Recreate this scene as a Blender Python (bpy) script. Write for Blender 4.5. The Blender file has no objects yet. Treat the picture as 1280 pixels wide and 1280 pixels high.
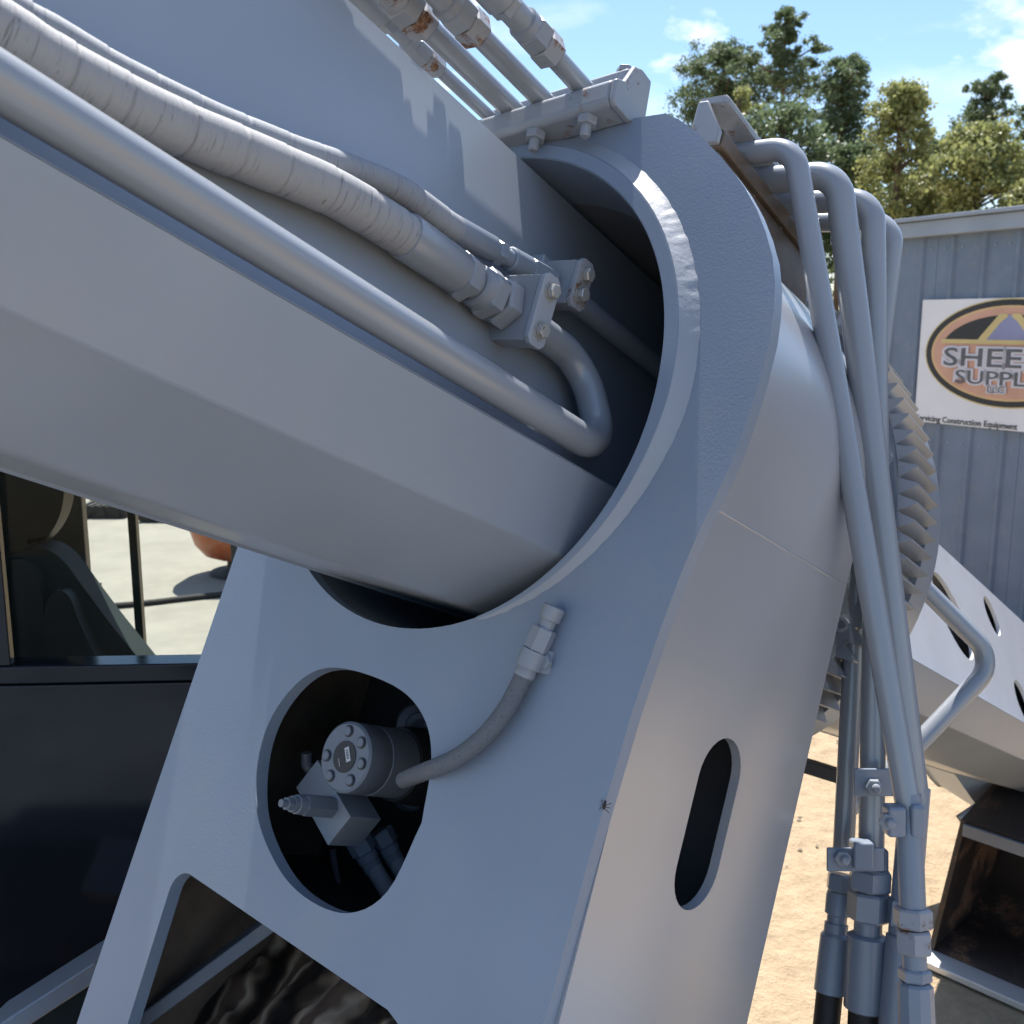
import bpy, math, random
from mathutils import Vector as V, Matrix
from mathutils.geometry import tessellate_polygon
from mathutils import noise as mnoise
R = math.radians
random.seed(7)
sc = bpy.context.scene
COL = sc.collection

# ------------------------------------------------------------------ camera, sky, sun, exposure
PITCH = math.atan(235 / 1280)
EYE = V((0, 0, 2.5))
cam = bpy.data.cameras.new('camera')
cam.sensor_width = 36; cam.lens = 36; cam.clip_start = 0.05; cam.clip_end = 2000
cam.dof.use_dof = True; cam.dof.focus_distance = 1.45; cam.dof.aperture_fstop = 11
camo = bpy.data.objects.new('camera', cam); COL.objects.link(camo)
camo.location = EYE; camo.rotation_euler = (R(90) - PITCH, 0, 0)
sc.camera = camo

FW = V((0, math.cos(PITCH), -math.sin(PITCH))); UP = V((0, math.sin(PITCH), math.cos(PITCH))); RT = V((1, 0, 0))
def ray(u, v): return RT * ((u - 640) / 1280) + FW + UP * ((640 - v) / 1280)
def at(u, v, z): return EYE + ray(u, v) * z                      # a point seen at (u, v), z metres in front
def onplane(u, v, p, n):
    d = ray(u, v); return EYE + d * ((p - EYE).dot(n) / d.dot(n))
def ground(u, v, z=0.0): return onplane(u, v, V((0, 0, z)), V((0, 0, 1)))

# the machine's own frame: B runs along the boom, H sideways, U upward across it
B = ray(1640, 1110).normalized()
H = B.cross(V((0, 0, 1))).normalized()
U = H.cross(B)
P0 = at(600, 500, 1.45)
C0 = P0 + H * -0.065 + U * 0.018
def L(h, u, b=0.0): return C0 + H * h + U * u + B * b
def hub(u, v, b=0.0):
    x = onplane(u, v, C0 + B * b, B) - C0; return (x.dot(H), x.dot(U))
def ubh(u, v, h):
    x = onplane(u, v, C0 + H * h, H) - C0; return (x.dot(U), x.dot(B))

S = (H * -0.30 + U * 1.0 + B * -0.03).normalized()                 # towards the sun
sun_el = math.asin(S.z); sun_az = math.atan2(S.x, S.y)
sl = bpy.data.lights.new('sun', 'SUN'); sl.energy = 4.6; sl.angle = R(0.53); sl.color = (1.0, 0.955, 0.90)
so = bpy.data.objects.new('sun', sl); COL.objects.link(so)
so.rotation_euler = (-S).to_track_quat('-Z', 'Y').to_euler()

w = bpy.data.worlds.new('World'); sc.world = w; w.use_nodes = True
nt = w.node_tree; nt.nodes.clear()
def wn(t, **k):
    n = nt.nodes.new(t)
    for a, b in k.items(): setattr(n, a, b)
    return n
sky = wn('ShaderNodeTexSky', sky_type='NISHITA', sun_disc=False)
sky.sun_elevation = sun_el; sky.sun_rotation = sun_az; sky.air_density = 1.0; sky.dust_density = 0.6; sky.ozone_density = 3.0
bg = wn('ShaderNodeBackground'); bg.inputs[1].default_value = 0.09
out = wn('ShaderNodeOutputWorld')
tc = wn('ShaderNodeTexCoord')
# thin high cloud and scattered small cumulus all round the sky
mp = wn('ShaderNodeMapping'); mp.inputs['Scale'].default_value = (2.2, 2.2, 7.0); mp.inputs['Rotation'].default_value = (0.1, 0.25, 0.4)
n1 = wn('ShaderNodeTexNoise'); n1.inputs['Scale'].default_value = 1.9; n1.inputs['Detail'].default_value = 6; n1.inputs['Roughness'].default_value = 0.6
r1 = wn('ShaderNodeMapRange'); r1.inputs[1].default_value = 0.50; r1.inputs[2].default_value = 0.80; r1.inputs[3].default_value = 0; r1.inputs[4].default_value = 0.6
mp2 = wn('ShaderNodeMapping'); mp2.inputs['Scale'].default_value = (4.2, 4.2, 8.0); mp2.inputs['Location'].default_value = (0.31, 0.12, 0.0)
n2 = wn('ShaderNodeTexNoise'); n2.inputs['Scale'].default_value = 1.6; n2.inputs['Detail'].default_value = 7; n2.inputs['Roughness'].default_value = 0.55
r2 = wn('ShaderNodeMapRange'); r2.inputs[1].default_value = 0.585; r2.inputs[2].default_value = 0.68; r2.inputs[3].default_value = 0; r2.inputs[4].default_value = 0.9
mx = wn('ShaderNodeMath', operation='MAXIMUM')
cm = wn('ShaderNodeMixRGB'); cm.inputs[2].default_value = (7.4, 7.6, 8.0, 1)
lk = nt.links.new
lk(tc.outputs['Generated'], mp.inputs[0]); lk(mp.outputs[0], n1.inputs[0]); lk(n1.outputs[0], r1.inputs[0])
lk(tc.outputs['Generated'], mp2.inputs[0]); lk(mp2.outputs[0], n2.inputs[0]); lk(n2.outputs[0], r2.inputs[0])
lk(r1.outputs[0], mx.inputs[0]); lk(r2.outputs[0], mx.inputs[1])
lk(mx.outputs[0], cm.inputs[0]); lk(sky.outputs[0], cm.inputs[1]); hs = wn('ShaderNodeHueSaturation'); hs.inputs['Saturation'].default_value = 1.12
lk(cm.outputs[0], hs.inputs['Color']); lk(hs.outputs[0], bg.inputs[0]); lk(bg.outputs[0], out.inputs[0])

vs = sc.view_settings
vs.view_transform = 'Standard'; vs.look = 'None'; vs.gamma = 1; vs.exposure = 1.12; vs.use_curve_mapping = False
sc.cycles.max_bounces = 6; sc.cycles.diffuse_bounces = 3; sc.cycles.glossy_bounces = 3; sc.cycles.transparent_max_bounces = 8
sc.cycles.use_denoising = True; sc.cycles.use_adaptive_sampling = True; sc.cycles.adaptive_threshold = 0.025; sc.cycles.caustics_reflective = False; sc.cycles.caustics_refractive = False

# ------------------------------------------------------------------ materials
MAT = {}
def mat(name):
    m = bpy.data.materials.new(name); m.use_nodes = True
    t = m.node_tree; b = t.nodes['Principled BSDF']
    MAT[name] = m
    return m, t, b
def N(t, typ, ins=None, **k):
    n = t.nodes.new(typ)
    for a, b in k.items(): setattr(n, a, b)
    for a, b in (ins or {}).items(): n.inputs[a].default_value = b
    return n
def noise_node(t, scale, detail=4, rough=0.55, coord='Object', vec=None, dist=0.0):
    n = N(t, 'ShaderNodeTexNoise', {'Scale': scale, 'Detail': detail, 'Roughness': rough, 'Distortion': dist})
    if vec is None:
        c = N(t, 'ShaderNodeTexCoord'); vec = c.outputs[coord]
    t.links.new(vec, n.inputs['Vector'])
    return n.outputs['Fac']
def ramp(t, fac, stops):
    n = N(t, 'ShaderNodeValToRGB')
    e = n.color_ramp.elements
    while len(e) < len(stops): e.new(0.5)
    for i, (p, c) in enumerate(stops):
        e[i].position = p; e[i].color = tuple(c) + (1,) if len(c) == 3 else c
    t.links.new(fac, n.inputs[0])
    return n.outputs[0]
def rng(t, fac, a, b, c, d):
    n = N(t, 'ShaderNodeMapRange', {1: a, 2: b, 3: c, 4: d}); t.links.new(fac, n.inputs[0]); return n.outputs[0]
def mix(t, fac, a, b):
    n = N(t, 'ShaderNodeMixRGB')
    for i, x in ((0, fac), (1, a), (2, b)):
        if isinstance(x, (int, float)): n.inputs[i].default_value = x
        elif isinstance(x, tuple): n.inputs[i].default_value = x + (1,)
        else: t.links.new(x, n.inputs[i])
    return n.outputs[0]
def bump(t, b, h, strength, dist=0.002, prev=None):
    n = N(t, 'ShaderNodeBump', {'Strength': strength, 'Distance': dist})
    t.links.new(h, n.inputs['Height'])
    if prev is not None: t.links.new(prev, n.inputs['Normal'])
    t.links.new(n.outputs[0], b.inputs['Normal'])
    return n.outputs[0]

def paint(name, c, rough=0.36, var=0.12, peel=0.05, peel_scale=260, rust=0.0, rust_scale=30, coat=0.15, dust=0.0, spec=0.5, metal=0.0):
    m, t, b = mat(name)
    big = noise_node(t, 2.2, 2, 0.6)
    f = rng(t, big, 0.0, 1.0, 1 - 2.2 * var, 1 + 2.2 * var)
    vm = N(t, 'ShaderNodeVectorMath', operation='SCALE'); vm.inputs[0].default_value = c
    t.links.new(f, vm.inputs['Scale'])
    col = vm.outputs[0]
    if dust:
        d = noise_node(t, 9, 4, 0.7)
        col = mix(t, rng(t, d, 0.48, 0.75, 0, dust), col, (0.40, 0.35, 0.28))
    rgv = N(t, 'ShaderNodeValue'); rgv.outputs[0].default_value = rough; rg = rgv.outputs[0]
    if rust:
        rn = noise_node(t, rust_scale, 5, 0.72)
        rm = rng(t, rn, 0.62 - rust, 0.70 - rust, 0, 1)
        rc = ramp(t, noise_node(t, 160, 1, 0.7), [(0.3, (0.10, 0.045, 0.02)), (0.55, (0.22, 0.11, 0.06)), (0.75, (0.33, 0.24, 0.18))])
        col = mix(t, rm, col, rc)
        rg2 = N(t, 'ShaderNodeMath', operation='MULTIPLY_ADD'); t.links.new(rm, rg2.inputs[0]); rg2.inputs[1].default_value = 0.4; t.links.new(rg, rg2.inputs[2]); rg = rg2.outputs[0]
    t.links.new(col, b.inputs['Base Color']); t.links.new(rg, b.inputs['Roughness'])
    b.inputs['Coat Weight'].default_value = coat; b.inputs['Coat Roughness'].default_value = 0.25
    b.inputs['Specular IOR Level'].default_value = spec
    b.inputs['Metallic'].default_value = metal
    if peel:
        p = noise_node(t, peel_scale, 1, 0.6)
        bump(t, b, p, peel, 0.001)
    return m

GREY = (0.27, 0.295, 0.33)
paint('paint_plate', (0.235, 0.288, 0.368), 0.40, 0.10, 0.17, 330, coat=0.08, dust=0.12)
paint('paint_shell', (0.45, 0.455, 0.475), 0.29, 0.10, 0.05, 160, coat=0.3, spec=0.6, metal=0.3)
paint('paint_boom', (0.30, 0.338, 0.388), 0.38, 0.10, 0.06, 300, coat=0.1, metal=0.1, dust=0.10)
paint('pale_concrete', (0.27, 0.255, 0.215), 0.9, 0.12, 0.5, 12, coat=0, dust=0.3)
paint('pebble', (0.34, 0.28, 0.21), 0.9, 0.5, 0.0, coat=0)
paint('paint_sunlit', (0.70, 0.71, 0.73), 0.35, 0.08, 0.05, 200, coat=0.1, dust=0.15)  # paler boom paint; forward web's sunlit brightness is put into the colour
paint('paint_tube', (0.301, 0.326, 0.358), 0.27, 0.06, 0.03, 200, coat=0.3, metal=0.1)
paint('paint_tube_blue', (0.218, 0.256, 0.314), 0.33, 0.08, 0.03, 200, coat=0.15)
paint('paint_fitting', GREY, 0.36, 0.16, 0.10, 300, dust=0.15, coat=0.1)
paint('paint_fitting_rust', (0.307, 0.32, 0.346), 0.42, 0.16, 0.3, 260, rust=0.09, rust_scale=26, coat=0)
paint('paint_clamp', (0.282, 0.301, 0.326), 0.40, 0.14, 0.12, 300, rust=0.02, rust_scale=18, coat=0.05)
paint('rusty_bracket', (0.30, 0.29, 0.285), 0.55, 0.2, 0.2, 300, rust=0.07, rust_scale=9, coat=0)
paint('paint_weld', (0.32, 0.352, 0.397), 0.45, 0.10, 0.35, 160, coat=0.1)
paint('paint_motor', (0.166, 0.192, 0.23), 0.45, 0.15, 0.1, 300, coat=0.05)
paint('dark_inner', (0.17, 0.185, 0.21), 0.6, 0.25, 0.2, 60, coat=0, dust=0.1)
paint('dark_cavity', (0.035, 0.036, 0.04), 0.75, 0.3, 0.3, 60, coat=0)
paint('gear_steel', (0.33, 0.36, 0.405), 0.36, 0.18, 0.15, 200, coat=0.05, metal=0.35)
paint('bolt_steel', (0.48, 0.47, 0.44), 0.36, 0.2, 0.3, 200, rust=0.03, rust_scale=90, coat=0, metal=0.5)
paint('deck_dark', (0.15, 0.175, 0.21), 0.6, 0.3, 0.3, 80, coat=0, dust=0.2)
paint('cab_black', (0.005, 0.0075, 0.013), 0.10, 0.2, 0.0, coat=0.1, spec=0.35)
paint('cab_frame', (0.012, 0.022, 0.022), 0.4, 0.2, 0.05, coat=0.1)
paint('seat_cloth', (0.007, 0.019, 0.019), 0.75, 0.25, 0.3, 500, coat=0)
paint('seat_vinyl', (0.010, 0.017, 0.018), 0.5, 0.2, 0.1, 300, coat=0)
paint('alu_rail', (0.34, 0.37, 0.41), 0.38, 0.15, 0.2, 60, dust=0.3, coat=0, metal=0.3)
paint('orange_paint', (0.42, 0.10, 0.025), 0.45, 0.15, 0.05, 100, dust=0.3)
paint('track_black', (0.02, 0.02, 0.02), 0.7, 0.3, 0.4, 30, coat=0)
paint('yellow_paint', (0.45, 0.27, 0.05), 0.5, 0.3, 0.2, 20, dust=0.5)
paint('bucket_rust', (0.040, 0.028, 0.023), 0.62, 0.3, 0.4, 40, rust=0.10, rust_scale=2.5, coat=0)
paint('bucket_lip', (0.62, 0.61, 0.60), 0.35, 0.2, 0.6, 40, coat=0, metal=0.3)
paint('eave_trim', (0.27, 0.32, 0.39), 0.42, 0.1, 0.02, 20, coat=0)
paint('siding_blue', (0.135, 0.185, 0.26), 0.45, 0.14, 0.02, 20, coat=0, dust=0.15)
paint('sign_white', (0.74, 0.74, 0.76), 0.5, 0.05, 0.0, coat=0)
paint('sign_black', (0.02, 0.02, 0.022), 0.5, 0.2, 0.0, coat=0)
paint('sign_peach', (0.60, 0.34, 0.24), 0.5, 0.15, 0.0, coat=0)
paint('sign_gold', (0.62, 0.50, 0.22), 0.5, 0.15, 0.0, coat=0)
paint('sign_orange', (0.66, 0.45, 0.22), 0.5, 0.15, 0.0, coat=0)
paint('sign_blue', (0.26, 0.28, 0.45), 0.5, 0.2, 0.0, coat=0)
paint('sign_letter', (0.10, 0.105, 0.12), 0.4, 0.2, 0.0, coat=0)
paint('sign_edge', (0.62, 0.61, 0.66), 0.5, 0.05, 0.0, coat=0)
paint('rubber_black', (0.013, 0.012, 0.012), 0.6, 0.3, 0.3, 120, coat=0)
paint('label_black', (0.02, 0.02, 0.024), 0.45, 0.2, 0.05, coat=0)
paint('label_white', (0.55, 0.57, 0.60), 0.5, 0.1, 0.0, coat=0)
paint('fly_brown', (0.03, 0.018, 0.012), 0.5, 0.2, 0.0, coat=0)
paint('bark', (0.13, 0.095, 0.07), 0.9, 0.4, 0.5, 20, coat=0)
paint('cable_black', (0.025, 0.024, 0.022), 0.7, 0.3, 0.2, 60, coat=0)

# greasy, mud streaked steel under the cradle
m, t, b = mat('grease')
c = N(t, 'ShaderNodeTexCoord'); mpn = N(t, 'ShaderNodeMapping', {'Scale': (3.2, 3.2, 7.0), 'Rotation': (0.3, 0.5, 0.9)})
t.links.new(c.outputs['Object'], mpn.inputs[0])
wv = N(t, 'ShaderNodeTexWave', {'Scale': 0.55, 'Distortion': 8.0, 'Detail': 4.0, 'Detail Scale': 1.1, 'Detail Roughness': 0.62})
t.links.new(mpn.outputs[0], wv.inputs['Vector']); g1 = wv.outputs['Fac']
g2 = noise_node(t, 9, 4, 0.65)
cg = ramp(t, g1, [(0.10, (0.012, 0.010, 0.009)), (0.30, (0.09, 0.06, 0.04)), (0.50, (0.34, 0.24, 0.155)), (0.74, (0.55, 0.42, 0.30)), (0.92, (0.16, 0.105, 0.07))])
t.links.new(mix(t, rng(t, g2, 0.4, 0.75, 0.0, 0.6), cg, (0.06, 0.042, 0.03)), b.inputs['Base Color'])
b.inputs['Roughness'].default_value = 0.4
bump(t, b, g1, 0.35, 0.012)
m, t, b = mat('brown_sheet')
g1 = noise_node(t, 7, 8, 0.65)
t.links.new(ramp(t, g1, [(0.3, (0.07, 0.052, 0.038)), (0.55, (0.15, 0.115, 0.085)), (0.8, (0.22, 0.17, 0.13))]), b.inputs['Base Color'])
b.inputs['Roughness'].default_value = 0.55; bump(t, b, g1, 0.3, 0.003)

# fabric wrapped hose: wrinkles run round the hose
def hose_mat(name, c1, c2, sx, ss, st, rough=0.7):
    m, t, b = mat(name)
    a = N(t, 'ShaderNodeAttribute', attribute_name='tuv')
    mp_ = N(t, 'ShaderNodeMapping', {'Scale': (sx, sx, ss)})
    t.links.new(a.outputs['Vector'], mp_.inputs[0])
    n = noise_node(t, 1.0, 4, 0.6, vec=mp_.outputs[0], dist=0.6)
    n2 = noise_node(t, 900, 2, 0.6)
    t.links.new(ramp(t, n, [(0.26, tuple(x * 0.7 for x in c1)), (0.33, c1), (0.40, c2), (0.8, tuple(min(1, x * 1.06) for x in c2))]), b.inputs['Base Color'])
    b.inputs['Roughness'].default_value = rough
    p = bump(t, b, n, st, 0.0022)
    bump(t, b, n2, 0.25, 0.0006, p)
hose_mat('hose_wrap', (0.19, 0.195, 0.20), (0.31, 0.315, 0.325), 30, 290, 0.5)
hose_mat('hose_wrap_blue', (0.19, 0.205, 0.23), (0.26, 0.28, 0.31), 40, 360, 0.35)
hose_mat('hose_braid', (0.06, 0.068, 0.08), (0.14, 0.155, 0.175), 330, 420, 0.6)

# glass of the cab
m, t, b = mat('cab_glass'); t.nodes.remove(b)
tr = N(t, 'ShaderNodeBsdfTransparent', {0: (0.89, 0.91, 0.88, 1)}); gl = N(t, 'ShaderNodeBsdfGlossy', {'Roughness': 0.02})
fr = N(t, 'ShaderNodeFresnel', {0: 1.15}); ms = N(t, 'ShaderNodeMixShader')
t.links.new(fr.outputs[0], ms.inputs[0]); t.links.new(tr.outputs[0], ms.inputs[1]); t.links.new(gl.outputs[0], ms.inputs[2])
t.links.new(ms.outputs[0], t.nodes['Material Output'].inputs[0])

# sandy yard
m, t, b = mat('sand')
s1 = noise_node(t, 0.35, 3, 0.6); s2 = noise_node(t, 9, 6, 0.72)
ca = ramp(t, s1, [(0.35, (0.39, 0.285, 0.170)), (0.65, (0.35, 0.28, 0.19))])
cb = ramp(t, s2, [(0.3, (0.22, 0.155, 0.092)), (0.5, (0.39, 0.29, 0.18)), (0.75, (0.48, 0.37, 0.245))])
t.links.new(mix(t, 0.55, ca, cb), b.inputs['Base Color'])
b.inputs['Roughness'].default_value = 0.95
bump(t, b, s2, 0.9, 0.05)
# foliage
def leaf_mat(name, c1, c2):
    m, t, b = mat(name)
    oi = noise_node(t, 0.9, 4, 0.6)
    geo = N(t, 'ShaderNodeNewGeometry')
    f = N(t, 'ShaderNodeMath', operation='MULTIPLY_ADD'); t.links.new(geo.outputs['Random Per Island'], f.inputs[0]); f.inputs[1].default_value = 0.6
    k = N(t, 'ShaderNodeMath', operation='MULTIPLY'); t.links.new(oi, k.inputs[0]); k.inputs[1].default_value = 0.5; t.links.new(k.outputs[0], f.inputs[2])
    col = mix(t, f.outputs[0], c1, c2)
    t.links.new(col, b.inputs['Base Color']); b.inputs['Roughness'].default_value = 0.5
    tl = N(t, 'ShaderNodeBsdfTranslucent'); t.links.new(col, tl.inputs[0])
    ms = N(t, 'ShaderNodeMixShader', {0: 0.42}); t.links.new(b.outputs[0], ms.inputs[1]); t.links.new(tl.outputs[0], ms.inputs[2])
    t.links.new(ms.outputs[0], t.nodes['Material Output'].inputs[0])
leaf_mat('pine_leaf', (0.08, 0.125, 0.06), (0.18, 0.235, 0.12))
leaf_mat('light_leaf', (0.20, 0.235, 0.08), (0.38, 0.39, 0.16))

# ------------------------------------------------------------------ mesh building
class MB:
    def __init__(s): s.v = []; s.f = []; s.a = []
    def add(s, vs, fs, att=None):
        o = len(s.v); s.v += [V(p) for p in vs]; s.f += [tuple(i + o for i in f) for f in fs]
        s.a += att if att else [V((0, 0, 0))] * len(vs)
        return s
    def box(s, o, ex, ey, ez):                                     # corner + three edge vectors
        p = [o, o + ex, o + ex + ey, o + ey]; q = [x + ez for x in p]
        f = [(0, 3, 2, 1), (4, 5, 6, 7), (0, 1, 5, 4), (1, 2, 6, 5), (2, 3, 7, 6), (3, 0, 4, 7)]
        if ex.cross(ey).dot(ez) < 0: f = [x[::-1] for x in f]
        return s.add(p + q, f)
    def cbox(s, c, ex, ey, ez): return s.box(c - (ex + ey + ez) / 2, ex, ey, ez)
    def tube(s, pts, r, n=18, cap=True):
        pts = [V(p) for p in pts]; k = len(pts)
        rs = r if isinstance(r, (list, tuple)) else [r] * k
        tg = []
        for i in range(k):
            a = pts[max(0, i - 1)]; c = pts[min(k - 1, i + 1)]; d = c - a
            tg.append(d.normalized() if d.length > 1e-9 else (tg[-1] if tg else V((0, 0, 1))))
        x = tg[0].orthogonal().normalized(); vs = []; at_ = []; run = 0
        for i in range(k):
            if i:
                x = (tg[i - 1].rotation_difference(tg[i]) @ x); x = (x - tg[i] * x.dot(tg[i])).normalized(); run += (pts[i] - pts[i - 1]).length
            y = tg[i].cross(x)
            for j in range(n):
                a = 2 * math.pi * j / n
                vs.append(pts[i] + (x * math.cos(a) + y * math.sin(a)) * rs[i]); at_.append(V((math.cos(a) * rs[i], math.sin(a) * rs[i], run)))
        fs = [(i * n + j, i * n + (j + 1) % n, (i + 1) * n + (j + 1) % n, (i + 1) * n + j) for i in range(k - 1) for j in range(n)]
        if cap: fs += [tuple(range(n))[::-1], tuple(range((k - 1) * n, k * n))]
        return s.add(vs, fs, at_)
    def rev(s, p, axis, prof, n=20):                                # prof: (distance along axis, radius)
        axis = axis.normalized(); x = axis.orthogonal().normalized(); y = axis.cross(x); vs = []
        for d, r in prof:
            for j in range(n):
                a = 2 * math.pi * j / n; vs.append(p + axis * d + (x * math.cos(a) + y * math.sin(a)) * r)
        k = len(prof)
        fs = [(i * n + j, i * n + (j + 1) % n, (i + 1) * n + (j + 1) % n, (i + 1) * n + j) for i in range(k - 1) for j in range(n)]
        fs += [tuple(range(n))[::-1], tuple(range((k - 1) * n, k * n))]
        return s.add(vs, fs)
    def hexa(s, p, q, r, rot=0.0, ch=0.12):                         # hexagon nut with chamfered ends
        ax = (q - p); ln = ax.length; ax = ax.normalized(); x = ax.orthogonal().normalized(); y = ax.cross(x)
        c = min(ch * r, ln * 0.3); vs = []
        for d, k in ((0, 1 - ch), (c, 1), (ln - c, 1), (ln, 1 - ch)):
            for j in range(6):
                a = rot + math.pi / 3 * j; vs.append(p + ax * d + (x * math.cos(a) + y * math.sin(a)) * r * k)
        fs = [(i * 6 + j, i * 6 + (j + 1) % 6, (i + 1) * 6 + (j + 1) % 6, (i + 1) * 6 + j) for i in range(3) for j in range(6)]
        fs += [tuple(range(6))[::-1], tuple(range(18, 24))]
        return s.add(vs, fs)
    def prism(s, loops, o, ex, ey, ez, t0, t1):                     # outline with holes in (ex, ey), thick along ez
        pts = [p for l in loops for p in l]
        tri = tessellate_polygon([[V((x, y, 0)) for x, y in l] for l in loops])
        n = len(pts)
        def ccw(t):
            a, b_, c_ = (pts[i] for i in t); return (b_[0] - a[0]) * (c_[1] - a[1]) - (b_[1] - a[1]) * (c_[0] - a[0]) > 0
        flip = ex.cross(ey).dot(ez) < 0
        vs = [o + ex * x + ey * y + ez * t0 for x, y in pts] + [o + ex * x + ey * y + ez * t1 for x, y in pts]
        fs = []
        for t in tri:
            t = tuple(t) if ccw(t) else tuple(t)[::-1]
            fs.append(t[::-1]); fs.append(tuple(i + n for i in t))
        k = 0
        for li, l in enumerate(loops):
            ar = sum(l[i][0] * l[(i + 1) % len(l)][1] - l[(i + 1) % len(l)][0] * l[i][1] for i in range(len(l)))
            fwd = (ar > 0) == (li == 0)
            for i in range(len(l)):
                a, c_ = k + i, k + (i + 1) % len(l)
                q = (a, c_, c_ + n, a + n); fs.append(q if fwd else q[::-1])
            k += len(l)
        if flip: fs = [f[::-1] for f in fs]
        return s.add(vs, fs)
    def build(s, name, m, parent=None, smooth=35, bevel=0.0, seg=2, sub=0):
        base = parent_loc(parent) if parent else V((0, 0, 0))
        if parent is None:
            lo = V((min(p.x for p in s.v), min(p.y for p in s.v), min(p.z for p in s.v))); hi = V((max(p.x for p in s.v), max(p.y for p in s.v), max(p.z for p in s.v)))
            base = V(((lo.x + hi.x) / 2, (lo.y + hi.y) / 2, lo.z))
        me = bpy.data.meshes.new(name); me.from_pydata([p - base for p in s.v], [], s.f); me.update()
        at_ = me.attributes.new('tuv', 'FLOAT_VECTOR', 'POINT')
        at_.data.foreach_set('vector', [c for p in s.a for c in p])
        if smooth:
            me.polygons.foreach_set('use_smooth', [True] * len(me.polygons)); me.set_sharp_from_angle(angle=R(smooth))
        me.materials.append(MAT[m])
        o = bpy.data.objects.new(name, me); COL.objects.link(o)
        if parent: o.parent = parent
        else: o.location = base
        if bevel:
            bm = o.modifiers.new('bevel', 'BEVEL'); bm.width = bevel; bm.segments = seg; bm.limit_method = 'ANGLE'; bm.angle_limit = R(40); bm.harden_normals = True
        if sub:
            sb = o.modifiers.new('sub', 'SUBSURF'); sb.levels = sub; sb.render_levels = sub
        return o
LOC = {}
def parent_loc(p):
    return LOC.get(p.name, V((0, 0, 0))) if p else V((0, 0, 0))
def reg(o, parent):                                                 # parts sit at their thing's origin: share its world offset
    LOC[o.name] = parent_loc(parent) if parent else V(o.location); return o
def part(mb, name, m, parent, **k): return reg(mb.build(name, m, parent, **k), parent)
def tag(o, label, cat, group=None, kind=None):
    o['label'] = label; o['category'] = cat
    if group: o['group'] = group
    if kind: o['kind'] = kind
    return o
def thing(name, loc, label, cat, group=None):
    o = bpy.data.objects.new(name, None); o.empty_display_size = 0.1; COL.objects.link(o); o.location = loc
    LOC[o.name] = V(loc)
    return tag(o, label, cat, group)
def struct(mb, name, m, **k):
    o = mb.build(name, m, None, **k); o['kind'] = 'structure'; LOC[o.name] = V(o.location); return o

def fillet(pts, r, n=8):                                            # rounds the corners of a polyline
    pts = [V(p) for p in pts]; o = [pts[0]]
    for i in range(1, len(pts) - 1):
        a, c, d = pts[i - 1], pts[i], pts[i + 1]
        u1 = (a - c).normalized(); u2 = (d - c).normalized()
        ang = u1.angle(u2); rr = r[i - 1] if isinstance(r, (list, tuple)) else r
        if ang > 3.1: o.append(c); continue
        tl = min(rr / math.tan(ang / 2), (a - c).length * 0.49, (d - c).length * 0.49); rr = tl * math.tan(ang / 2)
        ctr = c + (u1 + u2).normalized() * (rr / math.sin(ang / 2))
        s_ = c + u1 * tl - ctr; e_ = c + u2 * tl - ctr; q = s_.rotation_difference(e_); ax, an = q.axis, q.angle
        for k in range(n + 1): o.append(ctr + Matrix.Rotation(an * k / n, 3, ax) @ s_)
    o.append(pts[-1]); return o
def smooth_path(pts, step=0.01):                                    # Catmull-Rom through the points, even steps
    pts = [V(p) for p in pts]; q = [pts[0] * 2 - pts[1]] + pts + [pts[-1] * 2 - pts[-2]]; o = []
    for i in range(1, len(q) - 2):
        n = max(2, int((q[i + 1] - q[i]).length / step))
        for k in range(n):
            t = k / n
            o.append(0.5 * (2 * q[i] + (q[i + 1] - q[i - 1]) * t + (2 * q[i - 1] - 5 * q[i] + 4 * q[i + 1] - q[i + 2]) * t * t + (3 * q[i] - q[i - 1] - 3 * q[i + 1] + q[i + 2]) * t ** 3))
    o.append(pts[-1]); return o
def arc(cx, cy, r, a0, a1, n): return [(cx + r * math.cos(R(a0 + (a1 - a0) * i / n)), cy + r * math.sin(R(a0 + (a1 - a0) * i / n))) for i in range(n + 1)]
def spline2(pts, n=6):
    o = smooth_path([V((x, y, 0)) for x, y in pts], 1e9)
    q = [V((x, y, 0)) for x, y in pts]; q = [q[0] * 2 - q[1]] + q + [q[-1] * 2 - q[-2]]; o = []
    for i in range(1, len(q) - 2):
        for k in range(n):
            t = k / n
            p = 0.5 * (2 * q[i] + (q[i + 1] - q[i - 1]) * t + (2 * q[i - 1] - 5 * q[i] + 4 * q[i + 1] - q[i + 2]) * t * t + (3 * q[i] - q[i - 1] - 3 * q[i + 1] + q[i + 2]) * t ** 3)
            o.append((p.x, p.y))
    o.append(pts[-1]); return o

# ------------------------------------------------------------------ ground
g = MB(); GN = 60
def gh(x, y): return 0.02 * mnoise.noise(V((x * 0.6, y * 0.6, 0)))
near = [(-30 + 60 * i / GN, -6 + 60 * j / GN) for j in range(GN + 1) for i in range(GN + 1)]
g.add([V((x, y, gh(x, y) * min(1, (30 - abs(x)) / 4, (y + 6) / 4, (54 - y) / 4) - 0.0)) for x, y in near],
      [(j * (GN + 1) + i, j * (GN + 1) + i + 1, (j + 1) * (GN + 1) + i + 1, (j + 1) * (GN + 1) + i) for j in range(GN) for i in range(GN)])
FAR = 700
fr_ = [(-30, -6), (30, -6), (30, 54), (-30, 54)]; fo = [(-FAR, -FAR), (FAR, -FAR), (FAR, FAR), (-FAR, FAR)]
g.add([V((x, y, 0)) for x, y in fr_ + fo], [(4, 5, 1, 0), (5, 6, 2, 1), (6, 7, 3, 2), (7, 4, 0, 3)])
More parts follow.
